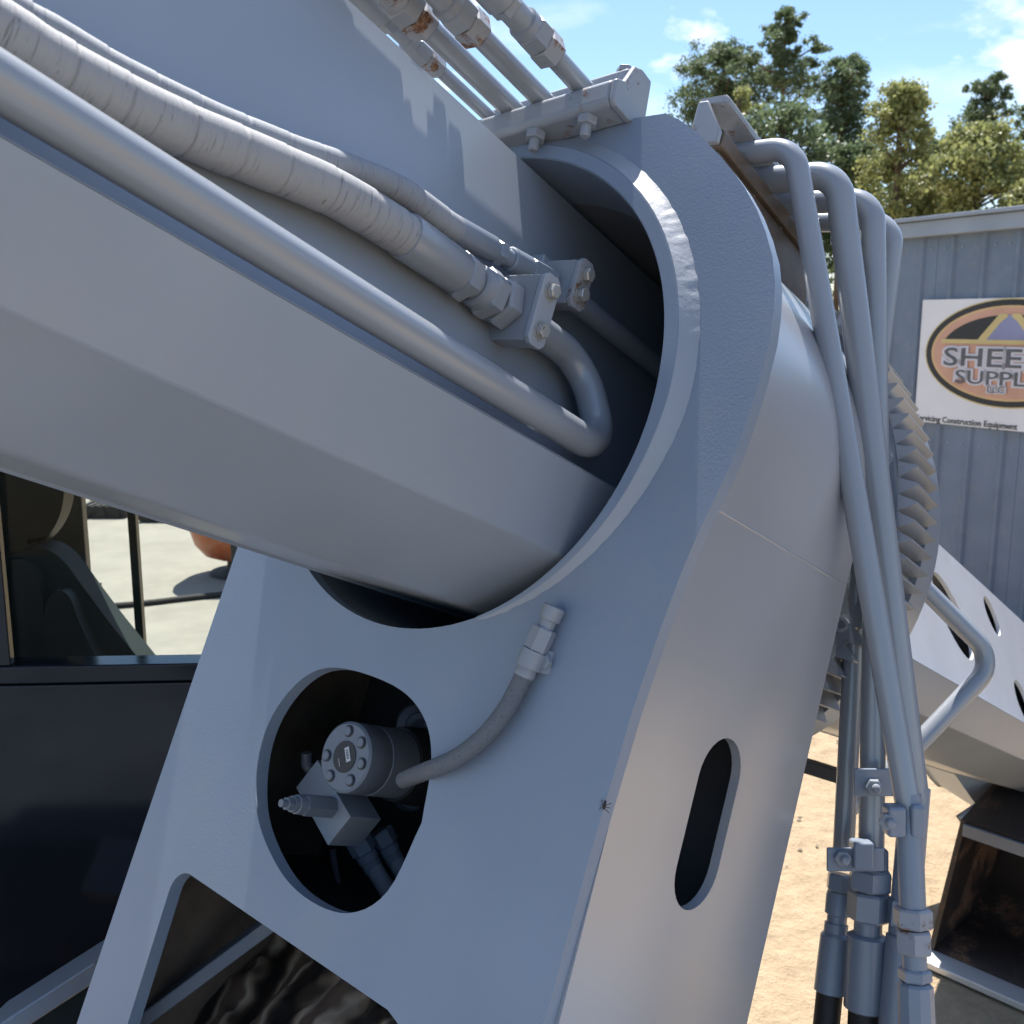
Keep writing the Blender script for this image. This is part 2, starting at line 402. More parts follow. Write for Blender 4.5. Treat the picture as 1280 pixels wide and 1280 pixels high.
struct(g, 'ground', 'sand')
pv = MB(); pv.add([V((x_, y_, 0.045)) for x_, y_ in ((-16, 5.2), (-0.9, 5.2), (-0.4, 9), (-1.5, 30), (-16, 30))] + [V((x_, y_, -0.05)) for x_, y_ in ((-16, 5.2), (-0.9, 5.2), (-0.4, 9), (-1.5, 30), (-16, 30))], [(0, 1, 2, 3, 4)] + [(5 + i, 5 + (i + 1) % 5, (i + 1) % 5, i) for i in range(5)])
struct(pv, 'yard_pavement', 'pale_concrete')

st_ = MB(); rs_ = random.Random(3)
for k in range(900):
    x_, y_ = rs_.uniform(0.3, 6.5), rs_.uniform(2.2, 8.0); r_ = rs_.choice((0.005, 0.007, 0.010, 0.014)); c_ = V((x_, y_, gh(x_, y_) + r_ * 0.25)); q = []
    for d in ((1, 0, 0), (0, 1, 0), (-1, 0, 0), (0, -1, 0), (0, 0, 1), (0, 0, -1)):
        q.append(c_ + V((d[0] * r_ * rs_.uniform(.7, 1.3), d[1] * r_ * rs_.uniform(.7, 1.3), d[2] * r_ * rs_.uniform(.4, .8))))
    st_.add(q, [(0, 1, 4), (1, 2, 4), (2, 3, 4), (3, 0, 4), (1, 0, 5), (2, 1, 5), (3, 2, 5), (0, 3, 5)])
so_ = st_.build('gravel', 'pebble', None, smooth=0); tag(so_, 'small pebbles scattered over the sandy yard', 'gravel', kind='stuff')

# ------------------------------------------------------------------ boom cradle
cradle = thing('boom_cradle', L(0, -1.9, 0.25), 'blue grey steel cradle plate and curved shell holding the telescopic boom', 'machine frame')
right = [(0.419, -1.95), (0.419, -0.73), (0.421, -0.62), (0.423, -0.535), (0.43, -0.378), (0.438, -0.29), (0.447, -0.215), (0.456, -0.165), (0.467, -0.116), (0.477, -0.07), (0.483, -0.02), (0.486, 0.03), (0.486, 0.08), (0.482, 0.115), (0.475, 0.15), (0.463, 0.185), (0.446, 0.218), (0.426, 0.25), (0.402, 0.281), (0.38, 0.305), (0.355, 0.330), (0.328, 0.354), (0.299, 0.378), (0.275, 0.394), (0.25, 0.407)]
topp = [(-0.25, 0.407)]
left = [(-x, y) for x, y in right[1:-1]][::-1]
left = [p for p in left if p[1] > -0.25] + [(-0.372, -0.30), (-0.38, -0.55), (-0.392, -0.95), (-0.42, -1.95)]
hole = arc(0, 0, 0.358, 0, 357, 119)
win = spline2([(0.172, -0.585), (0.158, -0.505), (0.122, -0.457), (0.055, -0.433), (-0.06, -0.434), (-0.125, -0.465), (-0.165, -0.53), (-0.166, -0.60), (-0.13, -0.672), (-0.055, -0.722), (0.02, -0.738), (0.095, -0.727), (0.148, -0.68), (0.172, -0.585)], 5)[:-1]
cut = [(-0.275, -1.6)] + [(-0.275, -0.83)] + arc(-0.238, -0.828, 0.037, 180, 92, 8) + [(0.2, -0.806), (0.24, -0.82), (0.265, -0.86), (0.275, -0.92), (0.275, -1.6)]
cut = cut[::-1]
plate = MB().prism([right + topp + left, hole, win, cut], C0, H, U, B, 0.0, 0.022)
part(plate, 'front_plate', 'paint_plate', cradle, smooth=25)
# the bearing ring standing proud of the plate, running out at its lower end
def ring_sweep(mb, sec, a0, a1, n, fade=0.0):
    k = len(sec); vs = []
    for i in range(n + 1):
        f = i / n; a = R(a0 + (a1 - a0) * f); s_ = min(1, f / fade) if fade else 1
        for r, b_ in sec:
            rr = 0.3575 + (r - 0.3575) * (0.15 + 0.85 * s_); bb = b_ if b_ > 0 else b_ * (0.05 + 0.95 * s_)
            vs.append(L(rr * math.cos(a), rr * math.sin(a), bb))
    fs = [(i * k + j, i * k + (j + 1) % k, (i + 1) * k + (j + 1) % k, (i + 1) * k + j) for i in range(n) for j in range(k)]
    fs += [tuple(range(k)), tuple(range(n * k, n * k + k))[::-1]]
    mb.add(vs, [f[::-1] for f in fs])
bring = MB(); ring_sweep(bring, [(0.3575, 0.12), (0.3575, -0.013), (0.3595, -0.016), (0.378, -0.016), (0.381, -0.0145), (0.388, 0.003), (0.388, 0.12)], -62, 180, 120, 0.28)
ro = part(bring, 'bearing_ring', 'paint_plate', cradle, smooth=25)
wd = MB(); nw, nk = 420, 7; vs = []
for i in range(nw + 1):
    f = i / nw; a = R(-62 + 190 * f); deg = -62 + 190 * f; s_ = min(1, f / 0.32)
    rough = 0.25 + 0.75 * max(0, 1 - abs(deg - 38) / 34) + 0.5 * max(0, 1 - abs(deg + 42) / 16)
    for k in range(nk):
        t = k / (nk - 1); r_ = 0.3575 + (0.3795 + 0.021 * t - 0.3575) * (0.15 + 0.85 * s_); b_ = -0.0156 * (1 - t) ** 1.25 * s_ - 0.0004
        nz = (mnoise.noise(V((deg * 0.9, t * 2.2, 1))) + 0.6 * mnoise.noise(V((deg * 2.6, t * 5, 4)))) * math.sin(math.pi * min(1, t * 0.9 + 0.08))
        r_ += 0.0004 * nz * rough + 0.0016 * mnoise.noise(V((deg * 0.45, 9, 0))) * t; b_ -= 0.0004 * nz * rough
        vs.append(L(r_ * math.cos(a), r_ * math.sin(a), b_))
wd.add(vs, [(i * nk + k, i * nk + k + 1, (i + 1) * nk + k + 1, (i + 1) * nk + k) for i in range(nw) for k in range(nk - 1)])
part(wd, 'weld_bead', 'paint_weld', ro, smooth=80)
# drum behind the ring, dark inside
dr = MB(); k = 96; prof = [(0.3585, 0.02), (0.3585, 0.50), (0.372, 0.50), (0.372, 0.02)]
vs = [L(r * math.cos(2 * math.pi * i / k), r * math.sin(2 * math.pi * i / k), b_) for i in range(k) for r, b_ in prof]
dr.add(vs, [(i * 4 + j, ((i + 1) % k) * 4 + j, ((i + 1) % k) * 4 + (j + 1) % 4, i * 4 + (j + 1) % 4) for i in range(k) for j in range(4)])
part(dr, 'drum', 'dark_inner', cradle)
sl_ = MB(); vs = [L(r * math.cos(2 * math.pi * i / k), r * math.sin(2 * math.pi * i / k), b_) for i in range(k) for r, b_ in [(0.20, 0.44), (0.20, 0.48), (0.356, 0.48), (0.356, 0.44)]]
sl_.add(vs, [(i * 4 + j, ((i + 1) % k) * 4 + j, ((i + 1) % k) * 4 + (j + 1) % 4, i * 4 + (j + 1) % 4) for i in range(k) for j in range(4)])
part(sl_, 'light_block_ring', 'dark_cavity', cradle)  # added ring shutting out light from the far end, keeping the drum dark
# curved upper shell and flat lower side plates
def strip(mb, prof, b0, b1, th):                                    # profile in (h, u), swept along B, thickness to its left
    n = len(prof); ins = []
    for i in range(n):
        a = prof[max(0, i - 1)]; c = prof[min(n - 1, i + 1)]; tx, ty = c[0] - a[0], c[1] - a[1]; l = math.hypot(tx, ty)
        ins.append((prof[i][0] - ty / l * th, prof[i][1] + tx / l * th))
    nb = max(1, int((b1 - b0) / 0.35)); vs = []; m_ = 2 * n; fs = []
    for k in range(nb + 1):
        b_ = b0 + (b1 - b0) * k / nb
        vs += [L(p[0], p[1], b_) for p in prof] + [L(p[0], p[1], b_) for p in ins]
    for k in range(nb):
        o = k * m_
        for i in range(n - 1):
            fs += [(o + i, o + i + 1, o + m_ + i + 1, o + m_ + i), (o + n + i + 1, o + n + i, o + m_ + n + i, o + m_ + n + i + 1)]
        fs += [(o, o + m_, o + m_ + n, o + n), (o + n - 1, o + 2 * n - 1, o + m_ + 2 * n - 1, o + m_ + n - 1)]
    o = nb * m_
    for i in range(n - 1): fs += [(i + 1, i, n + i, n + i + 1), (o + i, o + i + 1, o + n + i + 1, o + n + i)]
    mb.add(vs, fs)
prof = [(0.423, -0.1119), (0.4235, -0.06)] + arc(0, 0, 0.4235, 0, 224, 75); sh = MB(); nb = 6; n_ = len(prof)
def fl(p, b_, k=1.0): q = k * (1 + 0.099 * b_); return L(p[0] * q, p[1] * (q if p[1] > 0 else 1), b_)
vs = [fl(p, 0.0225 + 0.4775 * i / nb, k) for i in range(nb + 1) for k in (1.0, 0.972) for p in prof]; fs = []
for i in range(nb):
    o = i * 2 * n_
    for k in range(n_ - 1):
        fs += [(o + k, o + k + 1, o + 2 * n_ + k + 1, o + 2 * n_ + k), (o + n_ + k + 1, o + n_ + k, o + 3 * n_ + k, o + 3 * n_ + k + 1)]
    fs += [(o, o + 2 * n_, o + 3 * n_, o + n_)]
o = nb * 2 * n_
for k in range(n_ - 1): fs += [(o + k, o + k + 1, o + n_ + k + 1, o + n_ + k), (k + 1, k, n_ + k, n_ + k + 1)]
sh.add(vs, fs)
shell = part(sh, 'upper_shell', 'paint_shell', cradle, smooth=40)
sw = MB(); pts = []; rs = []
for i in range(70):
    b_ = 0.03 + 0.465 * i / 69; pts.append(L(0.4215 + 0.042 * b_, -0.1118, b_)); rs.append(0.0024 + 0.0004 * mnoise.noise(V((i * 0.3, 7, 0))))
sw.tube(pts, rs, 8); part(sw, 'seam_weld', 'paint_shell', shell, smooth=60)
slot = [(-y_, x_) for x_, y_ in []]
sa, sb_ = (-0.43, 0.250), (-0.555, 0.250)
slot = arc(0, 0, 1, 0, 1, 1)
slot = [(0.250 + 0.055 * math.cos(R(a)), -0.435 + 0.055 * math.sin(R(a))) for a in range(0, 181, 12)] + [(0.250 + 0.055 * math.cos(R(a)), -0.550 + 0.055 * math.sin(R(a))) for a in range(180, 361, 12)]
ls = MB().prism([[(0.0225, -1.95), (0.50, -1.95), (0.50, -0.112), (0.0225, -0.112)], slot], C0 + H * 0.4095, B + H * 0.042, U, H, 0.0, 0.0135)
part(ls, 'side_plate', 'paint_shell', cradle, smooth=25)
ls = MB().prism([[(0.0225, -1.95), (0.50, -1.95), (0.50, -0.30), (0.0225, -0.30)]], C0 - H * 0.352, B, U, H, -0.013, 0.0)
part(ls, 'side_plate', 'brown_sheet', cradle)
rear = MB().prism([[(0.415, -1.95), (0.415, -0.12)] + arc(0, 0, 0.420, -8, 188, 60) + [(-0.36, -0.30), (-0.36, -1.95)], arc(0, 0, 0.359, 0, 357, 100)], C0, H, U, B, 0.478, 0.499)
part(rear, 'rear_plate', 'dark_inner', cradle)
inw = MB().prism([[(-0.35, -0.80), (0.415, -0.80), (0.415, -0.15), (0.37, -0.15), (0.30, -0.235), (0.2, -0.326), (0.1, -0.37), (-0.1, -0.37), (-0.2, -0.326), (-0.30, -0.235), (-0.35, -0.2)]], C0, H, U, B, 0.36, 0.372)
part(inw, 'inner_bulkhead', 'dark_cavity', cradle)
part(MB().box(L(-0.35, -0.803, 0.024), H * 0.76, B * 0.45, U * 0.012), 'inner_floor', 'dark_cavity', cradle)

# front clamp carrying the four pipes over the plate
Hc = (H + U * 0.12).normalized(); Uc = (U - H * 0.12).normalized()
clampf = thing('pipe_clamp', L(0.08, 0.39, 0), 'grey channel clamp with two studs gripping four pipes above the round opening', 'clamp', 'pipe clamps')
o = L(0.085, 0.410, -0.0225)
part(MB().prism([[(-0.028, -0.016), (-0.021, -0.023), (0.0215, -0.023), (0.0215, 0.020), (-0.021, 0.020), (-0.028, 0.013)]], o - Hc * 0.155, B, Uc, Hc, 0, 0.256), 'lower_bar', 'paint_clamp', clampf, bevel=0.004, seg=3)
part(MB().prism([[(0.006, 0.040), (0.05, 0.040), (0.05, 0.064), (0.016, 0.064), (0.006, 0.056)]], o - Hc * 0.155, B, Uc, Hc, 0, 0.254), 'upper_strap', 'paint_clamp', clampf, bevel=0.003)
part(MB().prism([[(-0.029, -0.018), (-0.022, -0.0245), (0.0213, -0.0245), (0.054, 0.004), (0.054, 0.062), (0.02, 0.064), (0.008, 0.058), (-0.010, 0.022), (-0.029, 0.014)]], o + Hc * 0.1015, B, Uc, Hc, 0, 0.010), 'end_plate', 'paint_clamp', clampf, bevel=0.004)
for hx in (-0.032, 0.058):
    p = o + Hc * hx - B * 0.010
    n_ = part(MB().hexa(p - Uc * 0.0222, p - Uc * 0.036, 0.0155, 0.3), 'nut', 'paint_clamp', clampf)
    part(MB().rev(p - Uc * 0.036, -Uc, [(0, 0.008), (0.014, 0.008), (0.017, 0.0055)], 12), 'stud', 'paint_clamp', n_)
part(MB().hexa(o + Hc * 0.086 + Uc * 0.0605 + B * 0.02, o + Hc * 0.086 + Uc * 0.069 + B * 0.02, 0.013), 'bolt_head', 'paint_clamp', clampf)

# rear clamp, a channel lying along the boom where the pipes turn down
clampr = thing('pipe_clamp', L(0.2, 0.47, 0.35), 'rust stained channel clamp above the shell where pipes bend downward', 'clamp', 'pipe clamps')
o = L(0.20, 0.497, 0.0)
part(MB().prism([[(-0.03, -0.02), (0.024, -0.02), (0.024, 0.004), (0.018, 0.01), (-0.03, 0.01)]], o + B * 0.19, H, U, B, 0, 0.38), 'lower_channel', 'brown_sheet', clampr, bevel=0.003)
part(MB().prism([[(-0.03, 0.05), (0.015, 0.05), (0.024, 0.044), (0.024, 0.054), (0.018, 0.062), (-0.03, 0.062)]], o + B * 0.18, H, U, B, 0, 0.38), 'upper_channel', 'paint_clamp', clampr, bevel=0.003)
part(MB().prism([[(-0.03, -0.02), (0.022, -0.02), (0.022, 0.0), (-0.012, 0.055), (-0.03, 0.055)]], o + B * 0.176, H, U, B, 0, 0.012), 'end_plate', 'paint_clamp', clampr, bevel=0.003)
for bb in (0.33, 0.44):
    p = o + B * bb - U * 0.02
    n_ = part(MB().hexa(p, p - U * 0.015, 0.017, 0.2), 'nut', 'rusty_bracket', clampr)
    part(MB().rev(p - U * 0.015, -U, [(0, 0.0085), (0.045, 0.0085), (0.049, 0.006)], 12), 'stud', 'rusty_bracket', n_)
part(MB().prism([[(0.14, 0.40), (0.235, 0.37), (0.235, 0.40), (0.215, 0.4765), (0.14, 0.4765)]], C0, H, U, B, 0.20, 0.56), 'mounting_foot', 'brown_sheet', clampr, bevel=0.003)

# ------------------------------------------------------------------ telescopic boom
boom = thing('telescopic_boom', L(0, -0.33, 0.5), 'long grey telescopic boom running through the round cradle opening', 'boom')
BA, BZ = -2.7, 3.7
def wall(p, q, th, name, m, b0=BA, b1=BZ, bevel=0.0, parent=None):
    (h0, u0), (h1, u1) = p, q; ex = H * (h1 - h0) + U * (u1 - u0); nrm = B.cross(ex).normalized()
    mb = MB().box(L(h0, u0, b0), ex, nrm * th, B * (b1 - b0)); return part(mb, name, m, parent or boom, bevel=bevel)
TI, TT = (0.222, -0.090), (0.0475, 0.334)                            # foot and top of the near web
webv = V((TT[0] - TI[0], TT[1] - TI[1])); wl = webv.length
WE = (H * webv.x + U * webv.y).normalized(); WN = B.cross(WE).normalized()
if WN.dot(H) < 0: WN = -WN
def onweb(u, v):                                                    # (along b, along the web) of a point seen on the web
    o_ = L(*TI); x = onplane(u, v, o_, WN) - o_; return (x.dot(B), x.dot(WE))
def ellipse_on(p, q, wd, n=28):
    a = V(p); c = V(q); m_ = (a + c) / 2; d = (c - a) / 2; e = V((-d.y, d.x)).normalized() * wd
    return [tuple(m_ + d * math.cos(2 * math.pi * i / n) + e * math.sin(2 * math.pi * i / n)) for i in range(n)]
# lightening holes of the forward part of the web
def oval(u, v, du, dv, w_, n=28):
    l = math.hypot(du, dv); o_ = []
    for i in range(n):
        t = 2 * math.pi * i / n; a, c = math.cos(t), math.sin(t) * w_ / l
        o_.append(onweb(u + du * a - dv * c, v + dv * a + du * c))
    return o_
holes = [oval(1191, 770, 24, 55, 11), oval(1240, 770, 9.5, 25, 5), oval(1279, 878, 10, 28, 6)]
xs = sorted(p[0] for h_ in holes for p in h_); cuts = [BA, -2.0, -1.5, -1.1, -0.8, -0.5, -0.2, 0.1, 0.5, xs[0] - 0.05, xs[-1] + 0.05, BZ]
assert xs[0] > 0.6 and xs[-1] < BZ - 0.1, (xs[0], xs[-1])
web = MB()
for c0, c1 in zip(cuts, cuts[1:]):
    web.prism([[(c0, 0), (c1, 0), (c1, wl + 0.006), (c0, wl + 0.006)]] + (holes if c0 == xs[0] - 0.05 else []), L(*TI), B, WE, -WN, 0.0, 0.012)
wo = part(web, 'side_web', 'paint_boom', boom); wo.data.materials.append(MAT['paint_sunlit'])
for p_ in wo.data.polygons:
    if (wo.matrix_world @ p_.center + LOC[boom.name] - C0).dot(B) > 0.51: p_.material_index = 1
print('holes', [[tuple(round(c, 2) for c in p) for p in h_[::7]] for h_ in holes])
LO = (0.285, -0.1075); L2 = (0.274, -0.2150)
strip_l = MB(); strip(strip_l, [(0.2846, -0.1062), (0.2840, -0.1052), (0.2825, -0.1045), (0.2215, -0.0875)], BA, BZ, 0.01)
part(strip_l, 'ledge', 'paint_boom', boom, smooth=50)
s2 = MB(); strip(s2, [(0.100, -0.3058), (0.118, -0.3060), (0.130, -0.3048), (0.1395, -0.3002), (0.2705, -0.2180), (0.2725, -0.2163), (0.2738, -0.2140), LO], BA, BZ, 0.009)
part(s2, 'lower_shell', 'paint_boom', boom, smooth=22)
BN = 0.81
strip_b = MB(); strip(strip_b, [(-0.135, -0.3048), (0.104, -0.3048)], BA, BZ, 0.01); part(strip_b, 'bottom_plate', 'paint_boom', boom)
s3 = MB(); strip(s3, [(0.046, 0.328), (-0.046, 0.328)], BA, BZ, 0.012); part(s3, 'top_plate', 'paint_boom', boom)
s4 = MB(); strip(s4, [(-0.048, 0.328), (-0.222, -0.09), (-0.28, -0.107), (-0.274, -0.215), (-0.135, -0.309)], BA, BZ, 0.012); part(s4, 'far_side', 'paint_boom', boom, smooth=20)
part(MB().prism([[(0.04, 0.31), (-0.04, 0.31), (-0.25, -0.11), (-0.24, -0.21), (-0.12, -0.31), (0.12, -0.31), (0.24, -0.21), (0.25, -0.11)]], C0, H, U, B, BZ - 0.02, BZ - 0.002), 'end_cap', 'paint_boom', boom)
part(MB().prism([[(0.03, 0.31), (-0.03, 0.31), (-0.2, -0.09), (0.2, -0.09)]], C0, H, U, B, 0.75, 0.76), 'diaphragm', 'dark_cavity', boom)

# ------------------------------------------------------------------ front return tube and its block
tube1 = thing('hydraulic_tube', L(0.24, -0.075, -0.3), 'thick bare grey steel tube along the boom ledge ending in a hairpin bend', 'tube')
pth = [L(0.27, -0.067, BA + 0.3), L(0.27, -0.067, 0.040), L(0.195, 0.058, 0.040), L(0.192, 0.060, -0.09)]
part(MB().tube(fillet(pth, 0.06, 14), 0.0212, 28), 'steel_tube', 'paint_tube', tube1)
def clamp_block(lbl, h0, h1, u0, u1, b0, b1, rust):
    t_ = thing('hose_clamp_block', L((h0 + h1) / 2, u0, (b0 + b1) / 2), lbl, 'clamp block', 'clamp blocks on the boom web')
    part(MB().box(L(h0, u0, b0), H * (h1 - h0), U * (u1 - u0), B * (b1 - b0)), 'block', 'paint_fitting', t_, bevel=0.002)
    cp = part(MB().prism([[(b0 - 0.003, u0 + 0.004), (b0 + 0.004, u0 - 0.003), (b1 - 0.004, u0 - 0.003), (b1 + 0.003, u0 + 0.004), (b1 + 0.003, u1 - 0.004), (b1 - 0.004, u1 + 0.003), (b0 + 0.004, u1 + 0.003), (b0 - 0.003, u1 - 0.004)]], C0 + H * h1, B, U, H, 0.0015, 0.0095), 'cover_plate', 'paint_fitting_rust' if rust else 'paint_weld', t_, bevel=0.0012)
    for uu in (u0 + 0.018, u1 - 0.018):
        p = L(h1 + 0.0095, uu, (b0 + b1) / 2)
        bw = part(MB().rev(p, H, [(0, 0.0115), (0.0018, 0.0115)], 16), 'washer', 'bolt_steel', cp)
        part(MB().hexa(p + H * 0.0018, p + H * 0.0105, 0.0098, random.random()), 'bolt', 'bolt_steel', cp)
    part(MB().box(L(h0 - 0.02, u0 - 0.022, b0 - 0.004), H * 0.028, U * (u1 - u0 + 0.03), B * (b1 - b0 + 0.008)), 'weld_pad', 'paint_boom', t_, bevel=0.002)
    return t_
clamp_block('larger clamp block where the thick wrapped hose meets the hairpin tube', 0.135, 0.232, 0.018, 0.106, -0.132, -0.104, False)
clamp_block('smaller rust edged clamp block farther along inside the cradle opening', 0.125, 0.190, 0.118, 0.182, -0.024, 0.003, True)
tube2 = thing('hydraulic_tube', L(0.16, 0.13, 0.15), 'thin shaded straight tube leaving the smaller block into the dark opening', 'tube')
part(MB().tube([L(0.157, 0.148, 0.01), L(0.157, 0.148, 0.46)], 0.0165, 18), 'steel_tube', 'paint_tube_blue', tube2)

# ------------------------------------------------------------------ the two wrapped hoses
def wrapped(mb, pts, r, pitch, tilt=0.0):
    p = smooth_path(pts, 0.0022); run = 0; rs = []
    for i in range(len(p)):
        if i: run += (p[i] - p[i - 1]).length
        f = (run + 0.004 * math.sin(run * 37)) / pitch; f -= math.floor(f)
        rs.append(r * (1.0 + 0.03 * (f - 0.5) - (0.075 if f < 0.035 or f > 0.985 else 0) + 0.012 * mnoise.noise(V((run * 25, r * 90, 0)))))
    mb.tube(p, rs, 24); return mb
def hosepts(lst, h0, h1):
    o_ = []
    for i, (u, v) in enumerate(lst):
        h_ = h0 + (h1 - h0) * i / (len(lst) - 1); uu, bb = ubh(u, v, h_); o_.append(L(h_, uu, bb))
    return o_
hz = thing('hydraulic_hose', L(0.19, 0.0, -0.4), 'thick hose in cracked grey wrap lying between tube and boom web', 'hose', 'wrapped hoses on the boom')
pts = hosepts([(0, 40), (58, 76), (131, 116), (199, 149), (260, 175), (319, 199), (415, 240), (480, 278), (514, 300)], 0.214, 0.194)
d0 = (pts[0] - pts[1]).normalized()
pts = [pts[0] + d0 * 1.1 - U * 0.02, pts[0] + d0 * 0.5] + pts
part(wrapped(MB(), pts, 0.0245, 0.056), 'hose', 'hose_wrap', hz, smooth=60)
e = pts[-1]; ax = (L(0.190, 0.062, -0.132) - e).normalized(); fl = (L(0.190, 0.062, -0.132) - e).length
fe = MB().rev(e - ax * 0.012, ax, [(0, 0.0245), (0.001, 0.0268), (0.004, 0.0268), (fl * 0.50, 0.0262), (fl * 0.53, 0.024), (fl * 0.54, 0.018)], 30); part(fe, 'ferrule', 'paint_tube', hz)
part(MB().hexa(e + ax * fl * 0.46, e + ax * fl * 0.57, 0.030, 0.35), 'hex_collar', 'paint_fitting', hz)
part(MB().rev(e + ax * fl * 0.57, ax, [(0, 0.019), (fl * 0.08, 0.019)], 20), 'neck', 'paint_fitting', hz)
part(MB().rev(e + ax * fl * 0.625, ax, [(0, 0.022), (0.003, 0.026), (fl * 0.1, 0.027), (fl * 0.11, 0.024)], 24), 'swivel_sleeve', 'paint_fitting', hz)
part(MB().hexa(e + ax * fl * 0.71, e + ax * fl * 0.845, 0.0315, 0.5), 'swivel_nut', 'paint_fitting', hz)
part(MB().hexa(e + ax * fl * 0.852, e + ax * fl * 1.0, 0.0335, 0.15), 'adapter_nut', 'paint_fitting', hz)

hz2 = thing('hydraulic_hose', L(0.16, 0.06, -0.4), 'thinner wrapped hose behind the thick one, nearer the boom web', 'hose', 'wrapped hoses on the boom')
pts = hosepts([(30, 24), (71, 48), (142, 89), (210, 123), (270, 151), (320, 171), (375, 192), (430, 210), (499, 238), (556, 278), (572, 288)], 0.192, 0.160)
d0 = (pts[0] - pts[1]).normalized(); pts = [pts[0] + d0 * 1.2, pts[0] + d0 * 0.5] + pts
part(wrapped(MB(), pts, 0.0163, 0.05), 'hose', 'hose_wrap_blue', hz2, smooth=60)
e = pts[-1]; tgt = L(0.157, 0.148, -0.028); ax = (tgt - e).normalized(); fl = (tgt - e).length
part(MB().rev(e - ax * 0.01, ax, [(0, 0.015), (0.001, 0.0168), (fl * 0.38, 0.0165), (fl * 0.42, 0.013)], 24), 'ferrule', 'paint_tube_blue', hz2)
part(MB().hexa(e + ax * fl * 0.36, e + ax * fl * 0.44, 0.017, 0.2), 'hex_collar', 'paint_tube_blue', hz2)
part(MB().rev(e + ax * fl * 0.44, ax, [(0, 0.012), (fl * 0.1, 0.012)], 20), 'neck', 'paint_tube_blue', hz2)
part(MB().rev(e + ax * fl * 0.52, ax, [(0, 0.014), (0.002, 0.0165), (fl * 0.2, 0.0165)], 20), 'swivel_sleeve', 'paint_tube_blue', hz2)
part(MB().hexa(e + ax * fl * 0.72, e + ax * fl * 1.0, 0.0185, 0.2), 'swivel_nut', 'paint_tube_blue', hz2)

# ------------------------------------------------------------------ four lines over the top, turning down the far side
lab = ['outermost of four overhead pipes, its fitting highest against the sky',
       'second overhead pipe, with a rust flecked nut against the sky',
       'third overhead pipe, with broad rust stained nut by the boom edge',
       'thin innermost overhead pipe just above the boom top edge']
TOP = [(0.115, 0.450, 0.0145, -0.115), (0.045, 0.441, 0.0150, -0.192), (-0.012, 0.434, 0.0160, -0.235), (-0.066, 0.436, 0.0100, -0.150)]
